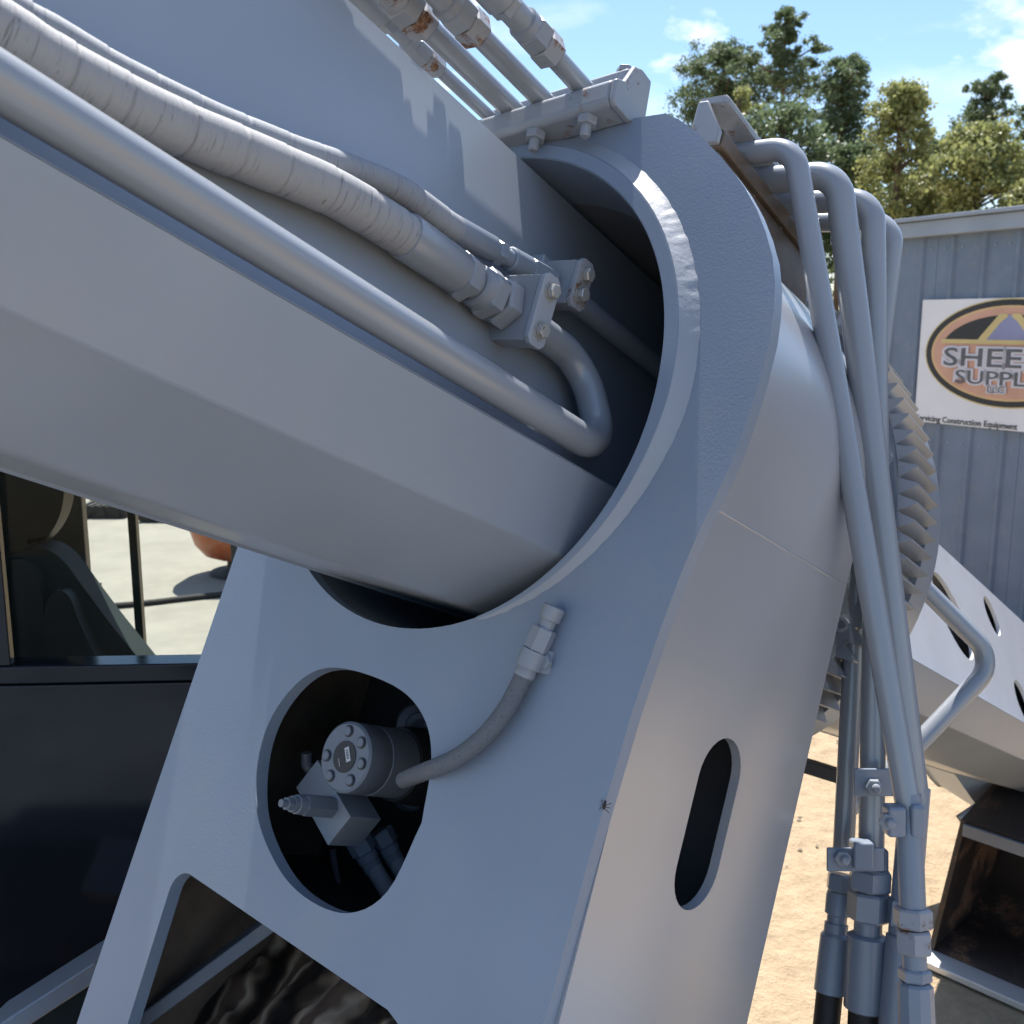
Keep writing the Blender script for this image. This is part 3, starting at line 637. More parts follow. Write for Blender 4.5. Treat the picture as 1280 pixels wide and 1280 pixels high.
# where each comes down beyond the shell: bend point and the pixels its straight run passes
DOWN = [((0.292, 0.510, 0.285), (1136, 1010, 1.45), 0.0180, 1.52), ((0.335, 0.500, 0.365), (1143, 1000, 1.58), 0.0222, 1.58),
        ((0.368, 0.487, 0.44), (1089, 1062, 1.60), 0.0195, 1.6), ((0.385, 0.487, 0.505), (1054, 1070, 1.66), 0.0170, 1.66)]
MID = [None, None, (1096, 640, 1.64), (1076, 640, 1.70)]
for i in range(4):
    h_, u_, r_, bn = TOP[i]; (bh, bu, bb), (eu, ev, ez), rd, _ = DOWN[i]
    t_ = thing('hydraulic_line', L(h_, u_, 0), lab[i], 'pipe', 'pipes over the cradle')
    pth = [L(h_, u_, bn), L(h_, u_, 0.06), L(h_ * 0.8 + 0.03, 0.515, bb - 0.09), L(0.10, 0.523, bb), L(bh, 0.523 - 0.004 * i, bb)]
    e = at(eu, ev, ez)
    if MID[i]: pth += [at(*MID[i])]
    pth += [e]
    p = fillet(pth, [0.05, 0.05, 0.05, 0.05, 0.8][:len(pth) - 2], 10)
    part(MB().tube(p, [r_ + (rd - r_) * min(1, k / len(p) * 1.6) for k in range(len(p))], 22), 'steel_pipe', 'paint_tube', t_)
    # fittings towards the left: nut, swivel, ferrule, hose
    o_ = L(h_, u_, bn); a = -B; fm = 'paint_fitting_rust'; s_ = r_ / 0.0145
    part(MB().hexa(o_ - a * 0.012, o_ + a * 0.018, 0.0245 * s_, 0.2 + i), 'adapter_nut', fm, t_)
    part(MB().hexa(o_ + a * 0.019, o_ + a * 0.047, 0.0255 * s_, 0.5 + i), 'swivel_nut', 'paint_fitting', t_)
    part(MB().rev(o_ + a * 0.047, a, [(0, 0.022 * s_), (0.012, 0.022 * s_), (0.013, 0.018 * s_), (0.045, 0.018 * s_)], 24), 'neck', fm if i == 2 else 'paint_fitting', t_)
    part(MB().hexa(o_ + a * 0.088, o_ + a * 0.104, 0.0225 * s_, 0.1), 'hex_collar', 'paint_fitting', t_)
    part(MB().rev(o_ + a * 0.103, a, [(0, 0.02 * s_), (0.004, 0.0245 * s_), (0.09, 0.0250 * s_), (0.092, 0.0215 * s_)], 24), 'ferrule', 'paint_fitting', t_)
    hx = (0.0, 0.036, -0.016, -0.066)[i]; lf = U * (0.07 if i == 0 else 0.0)
    hp = [o_ + a * 0.19, o_ + a * 0.25 + (H * (hx - h_) + lf) * 0.3, L(hx, u_, bn - 0.42) + lf, L(hx, u_ + 0.02, bn - 0.9) + lf, L(hx, u_ + 0.02, bn - 1.9) + lf]
    part(wrapped(MB(), hp, 0.0275 if i < 3 else 0.0215 * s_, 0.05), 'hose', 'hose_wrap', t_, smooth=60)
    # lower end of each line
    q = (e - pth[-2]).normalized(); q = (q * 0.4 + V((0.02, 0, -1)) * 0.6).normalized()
    if i == 0:
        q = (at(1146, 1280, 1.41) - e).normalized()
        part(MB().tube([e - q * 0.02, e + q * 0.155], rd, 22), 'lower_pipe', 'paint_tube_blue', t_)
        part(MB().hexa(e + q * 0.135, e + q * 0.162, 0.0265, 0.3), 'adapter_nut', 'paint_fitting_rust', t_)
        part(MB().hexa(e + q * 0.164, e + q * 0.196, 0.0250, 0.6), 'swivel_nut', 'paint_fitting_rust', t_)
        part(MB().rev(e + q * 0.196, q, [(0, 0.0165), (0.024, 0.0165)], 20), 'neck', 'paint_tube_blue', t_)
        part(MB().hexa(e + q * 0.216, e + q * 0.233, 0.0225, 0.2), 'hex_collar', 'paint_tube_blue', t_)
        part(MB().rev(e + q * 0.234, q, [(0, 0.019), (0.004, 0.0235), (0.02, 0.0240), (0.11, 0.0245), (0.112, 0.02)], 10), 'ferrule', 'paint_tube_blue', t_, smooth=20)
        part(MB().tube([e + q * 0.34, e + q * 0.9 + V((0.05, 0.1, 0))], 0.019, 18), 'rubber_hose', 'rubber_black', t_)
    elif i == 1:
        q = (at(1120, 1280, 1.54) - e).normalized()
        part(MB().tube([e - q * 0.02, e + q * 0.2], rd, 20), 'lower_pipe', 'paint_tube_blue', t_)
        part(MB().hexa(e + q * 0.15, e + q * 0.19, 0.027, 0.4), 'swivel_nut', 'paint_tube_blue', t_)
        part(MB().rev(e + q * 0.20, q, [(0, 0.02), (0.004, 0.025), (0.16, 0.025), (0.162, 0.02)], 22), 'ferrule', 'paint_tube_blue', t_)
        part(MB().tube([e + q * 0.36, e + q * 0.9], 0.019, 16), 'rubber_hose', 'rubber_black', t_)
    elif i == 2:
        q = (at(1080, 1280, 1.58) - e).normalized()
        part(MB().hexa(e + q * 0.028, e + q * 0.062, 0.0335, 0.5), 'adapter_nut', 'paint_tube_blue', t_)
        part(MB().hexa(e + q * 0.064, e + q * 0.108, 0.0325, 0.15), 'swivel_nut', 'paint_tube_blue', t_)
        part(MB().rev(e + q * 0.106, q, [(0, 0.021), (0.026, 0.021)], 22), 'neck', 'paint_tube_blue', t_)
        part(MB().rev(e + q * 0.128, q, [(0, 0.024), (0.004, 0.0305), (0.112, 0.0315), (0.115, 0.027)], 26), 'ferrule', 'paint_tube_blue', t_)
        part(MB().tube([e + q * 0.235, e + q * 0.9], 0.0245, 20), 'rubber_hose', 'rubber_black', t_)
    else:
        q = (at(1033, 1280, 1.62) - e).normalized()
        part(MB().hexa(e + q * 0.028, e + q * 0.056, 0.0225, 0.5), 'adapter_nut', 'paint_tube_blue', t_)
        part(MB().rev(e + q * 0.057, q, [(0, 0.019), (0.006, 0.0205), (0.034, 0.02), (0.036, 0.0155), (0.06, 0.0155)], 20), 'swivel_sleeve', 'paint_tube_blue', t_)
        part(MB().rev(e + q * 0.105, q, [(0, 0.0185), (0.014, 0.0185), (0.02, 0.023), (0.105, 0.0245), (0.107, 0.021)], 24), 'ferrule', 'paint_tube_blue', t_)
        part(MB().tube([e + q * 0.205, e + q * 0.9], 0.0205, 18), 'rubber_hose', 'rubber_black', t_)
# strap clamps tying the lower pipes together
def strap(lbl, u0, v0, u1, v1, z, wraps, bolt):
    t_ = thing('strap_clamp', at((u0 + u1) / 2, v1, z), lbl, 'clamp', 'strap clamps on the pipes')
    a = at(u0, v0, z); ex = at(u1, v0, z) - a; ey = at(u0, v1, z) - a; ez = FW * 0.006
    part(MB().box(a, ex, ey, ez), 'strap', 'paint_tube_blue', t_, bevel=0.0025)
    for (a0, b0, a1, b1, dz) in wraps:
        a = at(a0, b0, z + dz); part(MB().box(a, at(a1, b0, z + dz) - a, at(a0, b1, z + dz) - a, FW * 0.03), 'clip', 'paint_tube_blue', t_, bevel=0.005, seg=3)
    p = at(bolt[0], bolt[1], z)
    part(MB().hexa(p, p - FW * 0.012 - RT * 0.003, 0.0125, 0.3), 'nut', 'paint_fitting', t_)
    part(MB().rev(p - FW * 0.010, -FW - RT * 0.25, [(0, 0.0065), (0.012, 0.0065), (0.014, 0.004)], 12), 'stud', 'paint_fitting', t_)
strap('upper strap clamp across the middle hanging pipe, with bolt', 1068, 961, 1128, 996, 1.553, [(1146, 970, 1157, 1004, 0.02)], (1092, 982))
strap('strap clamp with two rounded clips round the right hanging pipe', 1112, 1012, 1128, 1046, 1.435, [(1111, 1010, 1134, 1048, -0.012), (1140, 1008, 1158, 1048, -0.012)], (1109, 1025))
strap('lowest strap clamp joining the two left hanging pipes', 1034, 1060, 1106, 1090, 1.560, [(1068, 1054, 1094, 1089, -0.012), (1104, 1063, 1112, 1094, 0.02)], (1053, 1071))

# ------------------------------------------------------------------ rotation gear round the boom
gear = thing('rotation_gear', L(0, -0.5, 0.7), 'large steel ring gear with pointed teeth behind the hanging pipes', 'gear')
k = 120
def annulus(sec, n=120):
    mb = MB(); q = len(sec); vs = [L(r * math.cos(2 * math.pi * i / n), r * math.sin(2 * math.pi * i / n), b_) for i in range(n) for r, b_ in sec]
    mb.add(vs, [(i * q + j, ((i + 1) % n) * q + j, ((i + 1) % n) * q + (j + 1) % q, i * q + (j + 1) % q) for i in range(n) for j in range(q)]); return mb
part(annulus([(0.15, 0.614), (0.15, 0.735), (0.4575, 0.735), (0.4575, 0.614)]), 'gear_disc', 'gear_steel', gear, smooth=30)
part(annulus([(0.40, 0.7355), (0.40, 0.81), (0.470, 0.81), (0.470, 0.7355)]), 'gear_drum', 'gear_steel', gear, smooth=30)
NT = 98; me0 = None
for i in range(NT):
    a = 2 * math.pi * i / NT
    if me0 is None:
        mb = MB(); pr = [(0.4555, -0.0140), (0.4865, -0.0016), (0.4865, 0.0016), (0.4555, 0.0140)]
        vs = [V((x, y, z)) for z in (0.612, 0.735) for x, y in pr]
        mb.add(vs, [(0, 1, 2, 3)[::-1], (4, 5, 6, 7), (0, 4, 5, 1)[::-1], (1, 5, 6, 2)[::-1], (2, 6, 7, 3)[::-1], (3, 7, 4, 0)[::-1]])
        me0 = bpy.data.meshes.new('tooth'); me0.from_pydata([tuple(p) for p in mb.v], [], mb.f); me0.materials.append(MAT['gear_steel'])
    o_ = bpy.data.objects.new('tooth', me0); COL.objects.link(o_); o_.parent = gear
    x = H * math.cos(a) + U * math.sin(a); y = -H * math.sin(a) + U * math.cos(a)
    M_ = Matrix((x, y, B)).transposed().to_4x4(); M_.translation = C0 - LOC[gear.name]; o_.matrix_local = M_
for i in range(28):
    a = 2 * math.pi * (i + 0.35) / 28; p = L(0.436 * math.cos(a), 0.436 * math.sin(a), 0.614)
    part(MB().rev(p, -B, [(0, 0.0125), (0.006, 0.0125), (0.006, 0.0075), (0.002, 0.0070)], 14), 'socket_bolt', 'gear_steel', gear, smooth=20)

# grab rail beyond the gear
rail = thing('grab_rail', at(1200, 880, 2.05), 'bent grey tube rail in front of the lightening holes on the far boom', 'rail')
part(MB().tube(fillet([at(1120, 700, 2.02), at(1160, 740, 2.02), at(1246, 826, 2.02), at(1140, 938, 1.98), at(1060, 1010, 1.95)], [0.3, 0.055, 0.3], 10), 0.0185, 18), 'steel_tube', 'paint_tube', rail)

# ------------------------------------------------------------------ swing motor in the inspection hole
mot = thing('hydraulic_motor', L(-0.04, -0.66, 0.1), 'dark hydraulic motor with six cap bolts inside the oval inspection hole', 'motor')
mc = hub(431, 946, 0.04); mp0 = L(mc[0], mc[1], 0.04)
part(MB().rev(mp0, B, [(0, 0.047), (0.003, 0.0505), (0.045, 0.0505), (0.046, 0.0498), (0.048, 0.0498), (0.049, 0.0508), (0.105, 0.0508), (0.106, 0.046)], 40), 'body', 'paint_motor', mot)
part(MB().rev(mp0 + B * 0.106, B, [(0, 0.055), (0.02, 0.058), (0.07, 0.06), (0.075, 0.05), (0.16, 0.05)], 32), 'rear_housing', 'label_black', mot)
x0 = (H * 0.5 + U * 0.87).normalized(); y0 = B.cross(x0).normalized()
for ang in (12, 60, 108, 178, 228, 320):
    d = x0 * math.cos(R(ang)) + y0 * math.sin(R(ang)); p = mp0 + d * 0.0365
    bo = part(MB().rev(p + B * 0.0005, -B, [(0, 0.0088), (0.0016, 0.0088), (0.0018, 0.0075)], 18), 'counterbore', 'label_black', mot)
    part(MB().rev(p - B * 0.001, -B, [(0, 0.0066), (0.0022, 0.0066), (0.003, 0.0055)], 16), 'cap_bolt', 'paint_motor', mot)
npl = part(MB().rev(mp0 + B * 0.0005, -B, [(0, 0.0225), (0.0018, 0.0225)], 28), 'name_plate', 'label_black', mot)
dx = (H * 0.55 - U * 0.82).normalized(); dy = B.cross(dx).normalized(); dy = dy if dy.dot(U) > 0 else -dy
lc = mp0 - B * 0.0018 + H * 0.006 + U * 0.005
part(MB().cbox(lc, dx * 0.021, dy * 0.0085, B * 0.0008), 'label', 'label_white', npl)
for kx in (-0.006, -0.003, 0.0, 0.0025, 0.0055): part(MB().cbox(lc + dx * kx - B * 0.0007, dx * 0.0014, dy * 0.004, B * 0.0004), 'print', 'label_black', npl)
for kx in range(5): part(MB().cbox(mp0 - B * 0.0018 - H * 0.006 - U * 0.010 + dx * (kx * 0.0025 - 0.005), dx * 0.0013, dy * 0.0016, B * 0.0006), 'print', 'label_white', npl)
# manifold block, valve, hoses
bc = hub(405, 1006, 0.075); cb0 = L(bc[0], bc[1], 0.075)
pa = L(*hub(430, 1046, 0.075), 0.075); pb = L(*hub(388, 972, 0.075), 0.075); lx = (pb - pa).normalized(); ly = B.cross(lx).normalized()
part(MB().cbox(cb0 + lx * 0.006 + B * 0.0325, lx * 0.115, ly * 0.058, B * 0.065), 'manifold_block', 'paint_fitting', mot, bevel=0.0015)
vp0 = L(*hub(414, 1009, 0.075), 0.076)
va = part(MB().hexa(vp0, vp0 - B * 0.058, 0.0160, 0.2), 'relief_valve', 'paint_motor', mot)
part(MB().rev(vp0 - B * 0.058, -B, [(0, 0.014), (0.012, 0.0135), (0.013, 0.0115), (0.02, 0.0115)], 20), 'valve_collar', 'paint_motor', va)
part(MB().hexa(vp0 - B * 0.078, vp0 - B * 0.089, 0.0098, 0.5), 'lock_nut', 'paint_motor', va)
part(MB().rev(vp0 - B * 0.089, -B, [(0, 0.0055), (0.009, 0.0055), (0.009, 0.003)], 12), 'adjust_screw', 'paint_motor', va)
ep = at(383, 958, 1.66); part(MB().tube(fillet([ep + RT * 0.03 + UP * -0.02, ep, ep + UP * 0.022], 0.01), 0.009, 12), 'elbow', 'paint_fitting', mot)
for (a, c_, d_, z0) in (((446, 1047), (463, 1078), (492, 1125), 1.575), ((474, 1038), (490, 1068), (520, 1120), 1.60)):
    p0_, p1_, p2_ = at(*a, z0), at(*c_, z0), at(*d_, z0 - 0.01)
    h_ = part(MB().tube([p1_ - (p1_ - p0_) * 0.3, p1_, p2_, p2_ + (p2_ - p1_) * 1.2], 0.0135, 18), 'hose', 'hose_wrap_blue', mot)
    part(MB().hexa(p0_, p0_ + (p1_ - p0_) * 0.62, 0.0200, 0.4), 'hose_nut', 'paint_motor', h_)
    part(MB().rev(p0_ + (p1_ - p0_) * 0.62, p1_ - p0_, [(0, 0.0165), (0.012, 0.0165), (0.013, 0.0148), (0.03, 0.0148)], 18), 'hose_collar', 'paint_motor', h_)
part(MB().tube(smooth_path([at(416, 1062, 1.72), at(420, 1090, 1.72), at(428, 1120, 1.73), at(440, 1150, 1.74)], 0.006), 0.005, 10), 'wire', 'paint_motor', mot)
for (u, v, z, s_) in ((520, 905, 1.75, 0.035), (512, 990, 1.72, 0.03), (530, 960, 1.78, 0.05)):
    p = at(u, v, z); part(MB().rev(p, (-FW + RT * 0.3).normalized(), [(0, s_), (0.012, s_), (0.02, s_ * 0.7), (0.03, s_ * 0.7), (0.03, s_ * 0.4), (0.015, s_ * 0.35)], 18), 'port_flange', 'paint_motor', mot)

# ------------------------------------------------------------------ grease hose on the plate
gr = thing('lubrication_hose', L(0.18, -0.5, -0.01), 'braided grease hose clipped to the plate, entering the oval hole', 'hose')
def onb(u, v, b_): x, y = hub(u, v, b_); return L(x, y, b_)
gp = [onb(505, 975, 0.06), onb(530, 965, 0.006), onb(548, 958, -0.014), onb(575, 945, -0.018), onb(606, 920, -0.018), onb(632, 888, -0.017), onb(650, 855, -0.016), onb(661, 832, -0.016)]
part(MB().tube(smooth_path(gp, 0.004), 0.0118, 20), 'braided_hose', 'hose_braid', gr)
a, c_ = onb(658, 838, -0.016), onb(693, 760, -0.014); ax = (c_ - a).normalized(); ln = (c_ - a).length
part(MB().rev(a - ax * 0.008, ax, [(0, 0.0128), (0.004, 0.0135), (0.007, 0.0128), (0.03, 0.0128)], 20), 'ferrule', 'paint_fitting', gr)
part(MB().hexa(a + ax * ln * 0.30, a + ax * ln * 0.68, 0.0158, 0.35), 'swivel_nut', 'paint_fitting', gr)
part(MB().rev(a + ax * ln * 0.68, ax, [(0, 0.0105), (ln * 0.12, 0.0105), (ln * 0.13, 0.0135), (ln * 0.33, 0.0145), (ln * 0.35, 0.012)], 18), 'nipple', 'paint_fitting', gr)
cl = part(MB().rev(a + ax * 0.004, ax, [(0, 0.0165), (0.022, 0.0165)], 24), 'hose_clip', 'paint_fitting', gr)
ct = onb(684, 828, -0.003); sd = (ct - (a + ax * 0.015)).normalized()
part(MB().prism([arc(0, 0, 0.0145, -100, 100, 14) + [(-0.03, 0.011), (-0.03, -0.011)]], ct + B * 0.002, sd, B.cross(sd).normalized(), B, -0.003, 0.0), 'clip_tab', 'paint_fitting', cl, bevel=0.0006)
part(MB().hexa(ct - B * 0.001, ct - B * 0.010, 0.0095, 0.3), 'clip_bolt', 'paint_fitting', cl)

# ------------------------------------------------------------------ greasy deck seen through the lower cut-out
deck = thing('turntable_deck', L(0, -1.9, 0.6), 'brown greasy turntable deck under the cradle, streaked with mud', 'machine deck')
bs = MB().prism([[(-0.35, -1.9), (0.41, -1.9), (0.41, -0.812), (-0.35, -0.812)]], C0, H, U, B, 0.36, 0.375)
part(bs, 'back_sheet', 'brown_sheet', deck)
gm = MB(); ng = 40
c00, c10, c01, c11 = [L(*hub(u, v, b_), b_) for u, v, b_ in ((130, 1400, 0.08), (640, 1330, 0.06), (330, 1150, 0.33), (560, 1150, 0.33))]
vs = []
for j in range(ng + 1):
    for i in range(ng + 1):
        s_, t_ = i / ng, j / ng; p = (c00 * (1 - s_) + c10 * s_) * (1 - t_) + (c01 * (1 - s_) + c11 * s_) * t_
        vs.append(p + U * (0.035 * mnoise.noise(p * 9) + 0.018 * mnoise.noise(p * 25)))
gm.add(vs, [(j * (ng + 1) + i, j * (ng + 1) + i + 1, (j + 1) * (ng + 1) + i + 1, (j + 1) * (ng + 1) + i) for j in range(ng) for i in range(ng)])
part(gm, 'greased_race', 'grease', deck, smooth=180)
a, c_ = L(*hub(140, 1316, 0.06), 0.06), L(*hub(350, 1160, 0.17), 0.17); d = (c_ - a).normalized(); nn = d.cross(FW).normalized()
part(MB().box(a, c_ - a, nn * 0.022, FW * 0.05), 'edge_rail', 'deck_dark', deck, bevel=0.003)

# walkway deck, enlarged out of view to keep warm sand bounce off the boom
dk = thing('bounce_shield_deck', L(0, -1.6, -0.8), 'dark steel platform under the boom, widened out of view to cut sand bounce', 'platform')
part(MB().box(V((-3.2, -2.6, 0.95)), V((4.6, 0, 0)), V((0, 3.9, 0)), V((0, 0, 0.06))), 'deck_plate', 'deck_dark', dk)
part(MB().box(V((-3.1, -2.5, 0.55)), V((4.4, 0, 0)), V((0, 3.7, 0)), V((0, 0, 0.399))), 'chassis_frame', 'deck_dark', dk)

# ------------------------------------------------------------------ cab
CA = at(0, 843, 2.15); CE = (onplane(240, 835, CA, V((-0.055, 1, 0)).normalized()) - CA); CE.z = 0; CE.normalize()
CN = V((-CE.y, CE.x, 0)); ZU = V((0, 0, 1))
def oncab(u, v, d=0.0): return onplane(u, v, CA + CN * d, CN)
cab = thing('excavator_cab', V((CA.x - 0.4, CA.y + 0.5, 0.6)), 'black operator cab with side window, seat inside, left of the cradle', 'cab')
def cabbox(mb, u0, v0, u1, v1, d0, d1):                              # a box whose face shows between two pixels at depth d0
    a = oncab(u0, v1, d0); w_ = (oncab(u1, v1, d0) - a).dot(CE); h_ = oncab(u0, v0, d0).z - a.z
    return mb.box(a, CE * w_, CN * (d1 - d0), ZU * h_)
part(cabbox(MB(), -300, 862, 330, 1500, 0.0, 0.04), 'lower_panel', 'cab_black', cab, bevel=0.006)
part(cabbox(MB(), -300, 839, 330, 861.5, -0.006, 0.06), 'window_sill', 'cab_black', cab, bevel=0.004)
part(cabbox(MB(), -300, 300, 328, 838, 0.02, 0.026), 'window_pane', 'cab_glass', cab)
part(cabbox(MB(), -300, 300, 14, 838, -0.004, 0.018), 'near_pillar', 'cab_black', cab, bevel=0.003)
part(cabbox(MB(), 329, 300, 350, 1500, -0.004, 0.06), 'front_pillar', 'cab_frame', cab, bevel=0.004)
part(cabbox(MB(), 74, 300, 119, 850, 0.99, 1.03), 'far_pillar', 'cab_frame', cab, bevel=0.004)
part(cabbox(MB(), 173, 300, 183, 850, 1.0, 1.03), 'far_post', 'cab_frame', cab, bevel=0.002)
part(cabbox(MB(), -600, 846, 420, 1200, 0.99, 1.03), 'far_panel', 'cab_frame', cab)
part(cabbox(MB(), -600, 280, 85, 846, 1.04, 1.07), 'rear_wall', 'cab_frame', cab)
part(cabbox(MB(), -300, 240, 430, 290, -0.08, 1.15), 'roof', 'cab_frame', cab, bevel=0.02)
def sidewall(name, u): 
    a = oncab(u, 1500, 0.05); part(MB().box(a, CE * 0.03, CN * 1.0, ZU * (oncab(u, 290, 0.05).z - a.z)), name, 'cab_frame', cab)
sidewall('left_wall', -298)
def cushion(name, px, d0, d1, m, parent, bev):
    loop = [((p - CA).dot(CE), p.z) for p in (oncab(u, v, d0) for u, v in px)]
    mb = MB().prism([loop], V((CA.x, CA.y, 0)), CE, ZU, CN, d0, d1); return part(mb, name, m, parent, bevel=bev, seg=4, smooth=50)
seat = cushion('seat_back', spline2([(6, 698), (30, 688), (56, 686), (80, 702), (104, 734), (140, 782), (192, 846), (235, 900)], 5) + [(230, 960), (-10, 960)], 0.60, 0.70, 'seat_cloth', cab, 0.03)
cushion('head_rest', spline2([(10, 690), (8, 620), (10, 540), (30, 500), (62, 505), (79, 545), (81, 600), (76, 640), (62, 668), (44, 684), (24, 691)], 5), 0.62, 0.70, 'seat_vinyl', seat, 0.03)
cushion('side_bolster', spline2([(58, 752), (70, 738), (86, 745), (98, 775), (112, 806), (128, 850), (60, 850), (52, 800)], 5), 0.545, 0.595, 'seat_vinyl', seat, 0.02)
cushion('seat_panel', spline2([(14, 700), (38, 704), (52, 740), (58, 800), (62, 850), (14, 850)], 4), 0.57, 0.61, 'seat_vinyl', seat, 0.015)
kn = oncab(123, 737, 0.75)
part(MB().tube([kn - CE * 0.09 - ZU * 0.008, kn - CE * 0.01, kn + CE * 0.0], [0.012, 0.016, 0.018], 12), 'control_lever', 'seat_vinyl', cab)
part(MB().rev(kn - CE * 0.02 + ZU * 0.016, CE, [(0, 0.004), (0.012, 0.006), (0.03, 0.004)], 8), 'lever_chrome', 'bucket_lip', cab)
# step edge below the cab
st = thing('deck_step', at(60, 1260, 1.95), 'bright aluminium edge of the walkway at the lower left corner', 'step')
a, c_ = at(-60, 1318, 1.86), at(118, 1203, 2.02); d = (c_ - a).normalized(); nn = d.cross(FW).normalized(); nn = nn if nn.z < 0 else -nn
part(MB().box(a, c_ - a, nn * 0.034, FW * 0.2), 'tread_edge', 'alu_rail', st, bevel=0.004)
part(MB().box(a + nn * 0.0345 + FW * 0.02, c_ - a, nn * 0.05, FW * 0.15), 'support_angle', 'cab_frame', st)

# ------------------------------------------------------------------ fly on the plate's edge
fp = onb(757, 1008, -0.001); fly = thing('fly', fp, 'tiny brown fly sitting on the right edge of the plate', 'insect')
part(MB().rev(fp - B * 0.003 - U * 0.004, U, [(0, 0.0005), (0.002, 0.0018), (0.005, 0.0022), (0.007, 0.0014), (0.0085, 0.0018), (0.0105, 0.0008)], 10), 'body', 'fly_brown', fly)
for sg in (-1, 1):
    for k_ in (-1, 0, 1): part(MB().tube([fp - B * 0.003 + U * 0.001 * k_, fp - B * 0.004 + H * 0.004 * sg + U * 0.003 * k_, fp + H * 0.0065 * sg + U * 0.0055 * k_], 0.0004, 5), 'leg', 'fly_brown', fly)

# ------------------------------------------------------------------ bucket on the ground ahead
bl = ground(1166, 1192, 0.03); br = ground(1290, 1246, 0.03); bw = (br - bl); bw.z = 0; bw.normalize(); bn_ = V((-bw.y, bw.x, 0)); bn_ = bn_ if bn_.y > 0 else -bn_
tl = onplane(1205, 1029, bl, bn_); hgt = tl.z - bl.z
bucket = thing('digging_bucket', bl + bw * 0.55, 'dark rusty bucket with bright worn cutting edge on the sand', 'bucket')
WB = 1.35
prof = [(0.0, 0.0), (0.30, -0.02), (0.55, 0.06), (0.66, 0.25), (0.60, hgt * 0.85), (0.32, hgt * 1.1), (0.02, hgt)]
pin = [(0.03, 0.03), (0.30, 0.012), (0.53, 0.085), (0.63, 0.25), (0.575, hgt * 0.84), (0.31, hgt * 1.06), (0.03, hgt - 0.02)]
lean = (tl - bl).dot(bw) / hgt
def bk(d, z, s_): return bl + bn_ * d + ZU * z + bw * (s_ + lean * z)
mb = MB(); n_ = len(prof)
vs = [bk(d, z, s_) for s_ in (0.0, WB) for d, z in prof] + [bk(d, z, s_) for s_ in (0.0, WB) for d, z in pin]
fs = []
for i in range(n_ - 1): fs += [(i, i + 1, n_ + i + 1, n_ + i), (2 * n_ + i + 1, 2 * n_ + i, 3 * n_ + i, 3 * n_ + i + 1)]
fs += [(0, n_, 3 * n_, 2 * n_), (n_ - 1, 2 * n_ + n_ - 1, 3 * n_ + n_ - 1, 2 * n_ - 1)]
mb.add(vs, fs); part(mb, 'bowl', 'bucket_rust', bucket, smooth=60)
for s_ in (-0.02, WB):
    mb = MB(); mb.add([bk(d, z, s_) for d, z in prof] + [bk(d, z, s_ + 0.02) for d, z in prof], [tuple(range(n_)), tuple(range(n_, 2 * n_))[::-1]] + [(i, (i + 1) % n_, n_ + (i + 1) % n_, n_ + i) for i in range(n_)])
    part(mb, 'side_plate', 'bucket_rust', bucket)
part(MB().box(bk(-0.09, -0.015, -0.02), bw * (WB + 0.04), bn_ * 0.1, ZU * 0.028), 'cutting_edge', 'bucket_lip', bucket, bevel=0.005)
part(MB().box(bk(0.01, hgt - 0.06, 0.0), bw * WB, bn_ * 0.02 + ZU * 0.0, ZU * 0.05), 'upper_lip', 'paint_motor', bucket, bevel=0.003)
# linkage between the boom's nose and the bucket
lk_ = thing('bucket_linkage', at(1250, 1025, 4.3), 'grey steel linkage under the boom nose above the bucket', 'linkage')
z_ = 4.15
def quad_prism(pxs, z0, dz, name, m, par):
    ps = [at(u, v, z0) for u, v in pxs]; nq = len(ps); mb = MB(); mb.add(ps + [p + FW * dz for p in ps], [tuple(range(nq)), tuple(range(nq, 2 * nq))[::-1]] + [(i, (i + 1) % nq, nq + (i + 1) % nq, nq + i) for i in range(nq)]); return part(mb, name, m, par, bevel=0.01)
quad_prism([(1188, 955), (1300, 985), (1400, 1010), (1400, 1045), (1300, 1028), (1238, 1022), (1228, 1012)], z_, 0.5, 'link_casting', 'paint_boom', lk_)
quad_prism([(1228, 1012), (1232, 1026), (1212, 1033), (1207, 1026)], z_ - 0.02, 0.06, 'pin_boss', 'paint_boom', lk_)
# low drawbar seen beyond the shell
db = thing('tow_bar', ground(1030, 1010), 'short dark steel bar low between shell and hanging pipes', 'bar')
a, c_ = at(985, 944, 2.6), at(1075, 972, 2.6); part(MB().box(a, c_ - a, (UP * -0.034), FW * 0.06), 'bar', 'track_black', db, bevel=0.003)

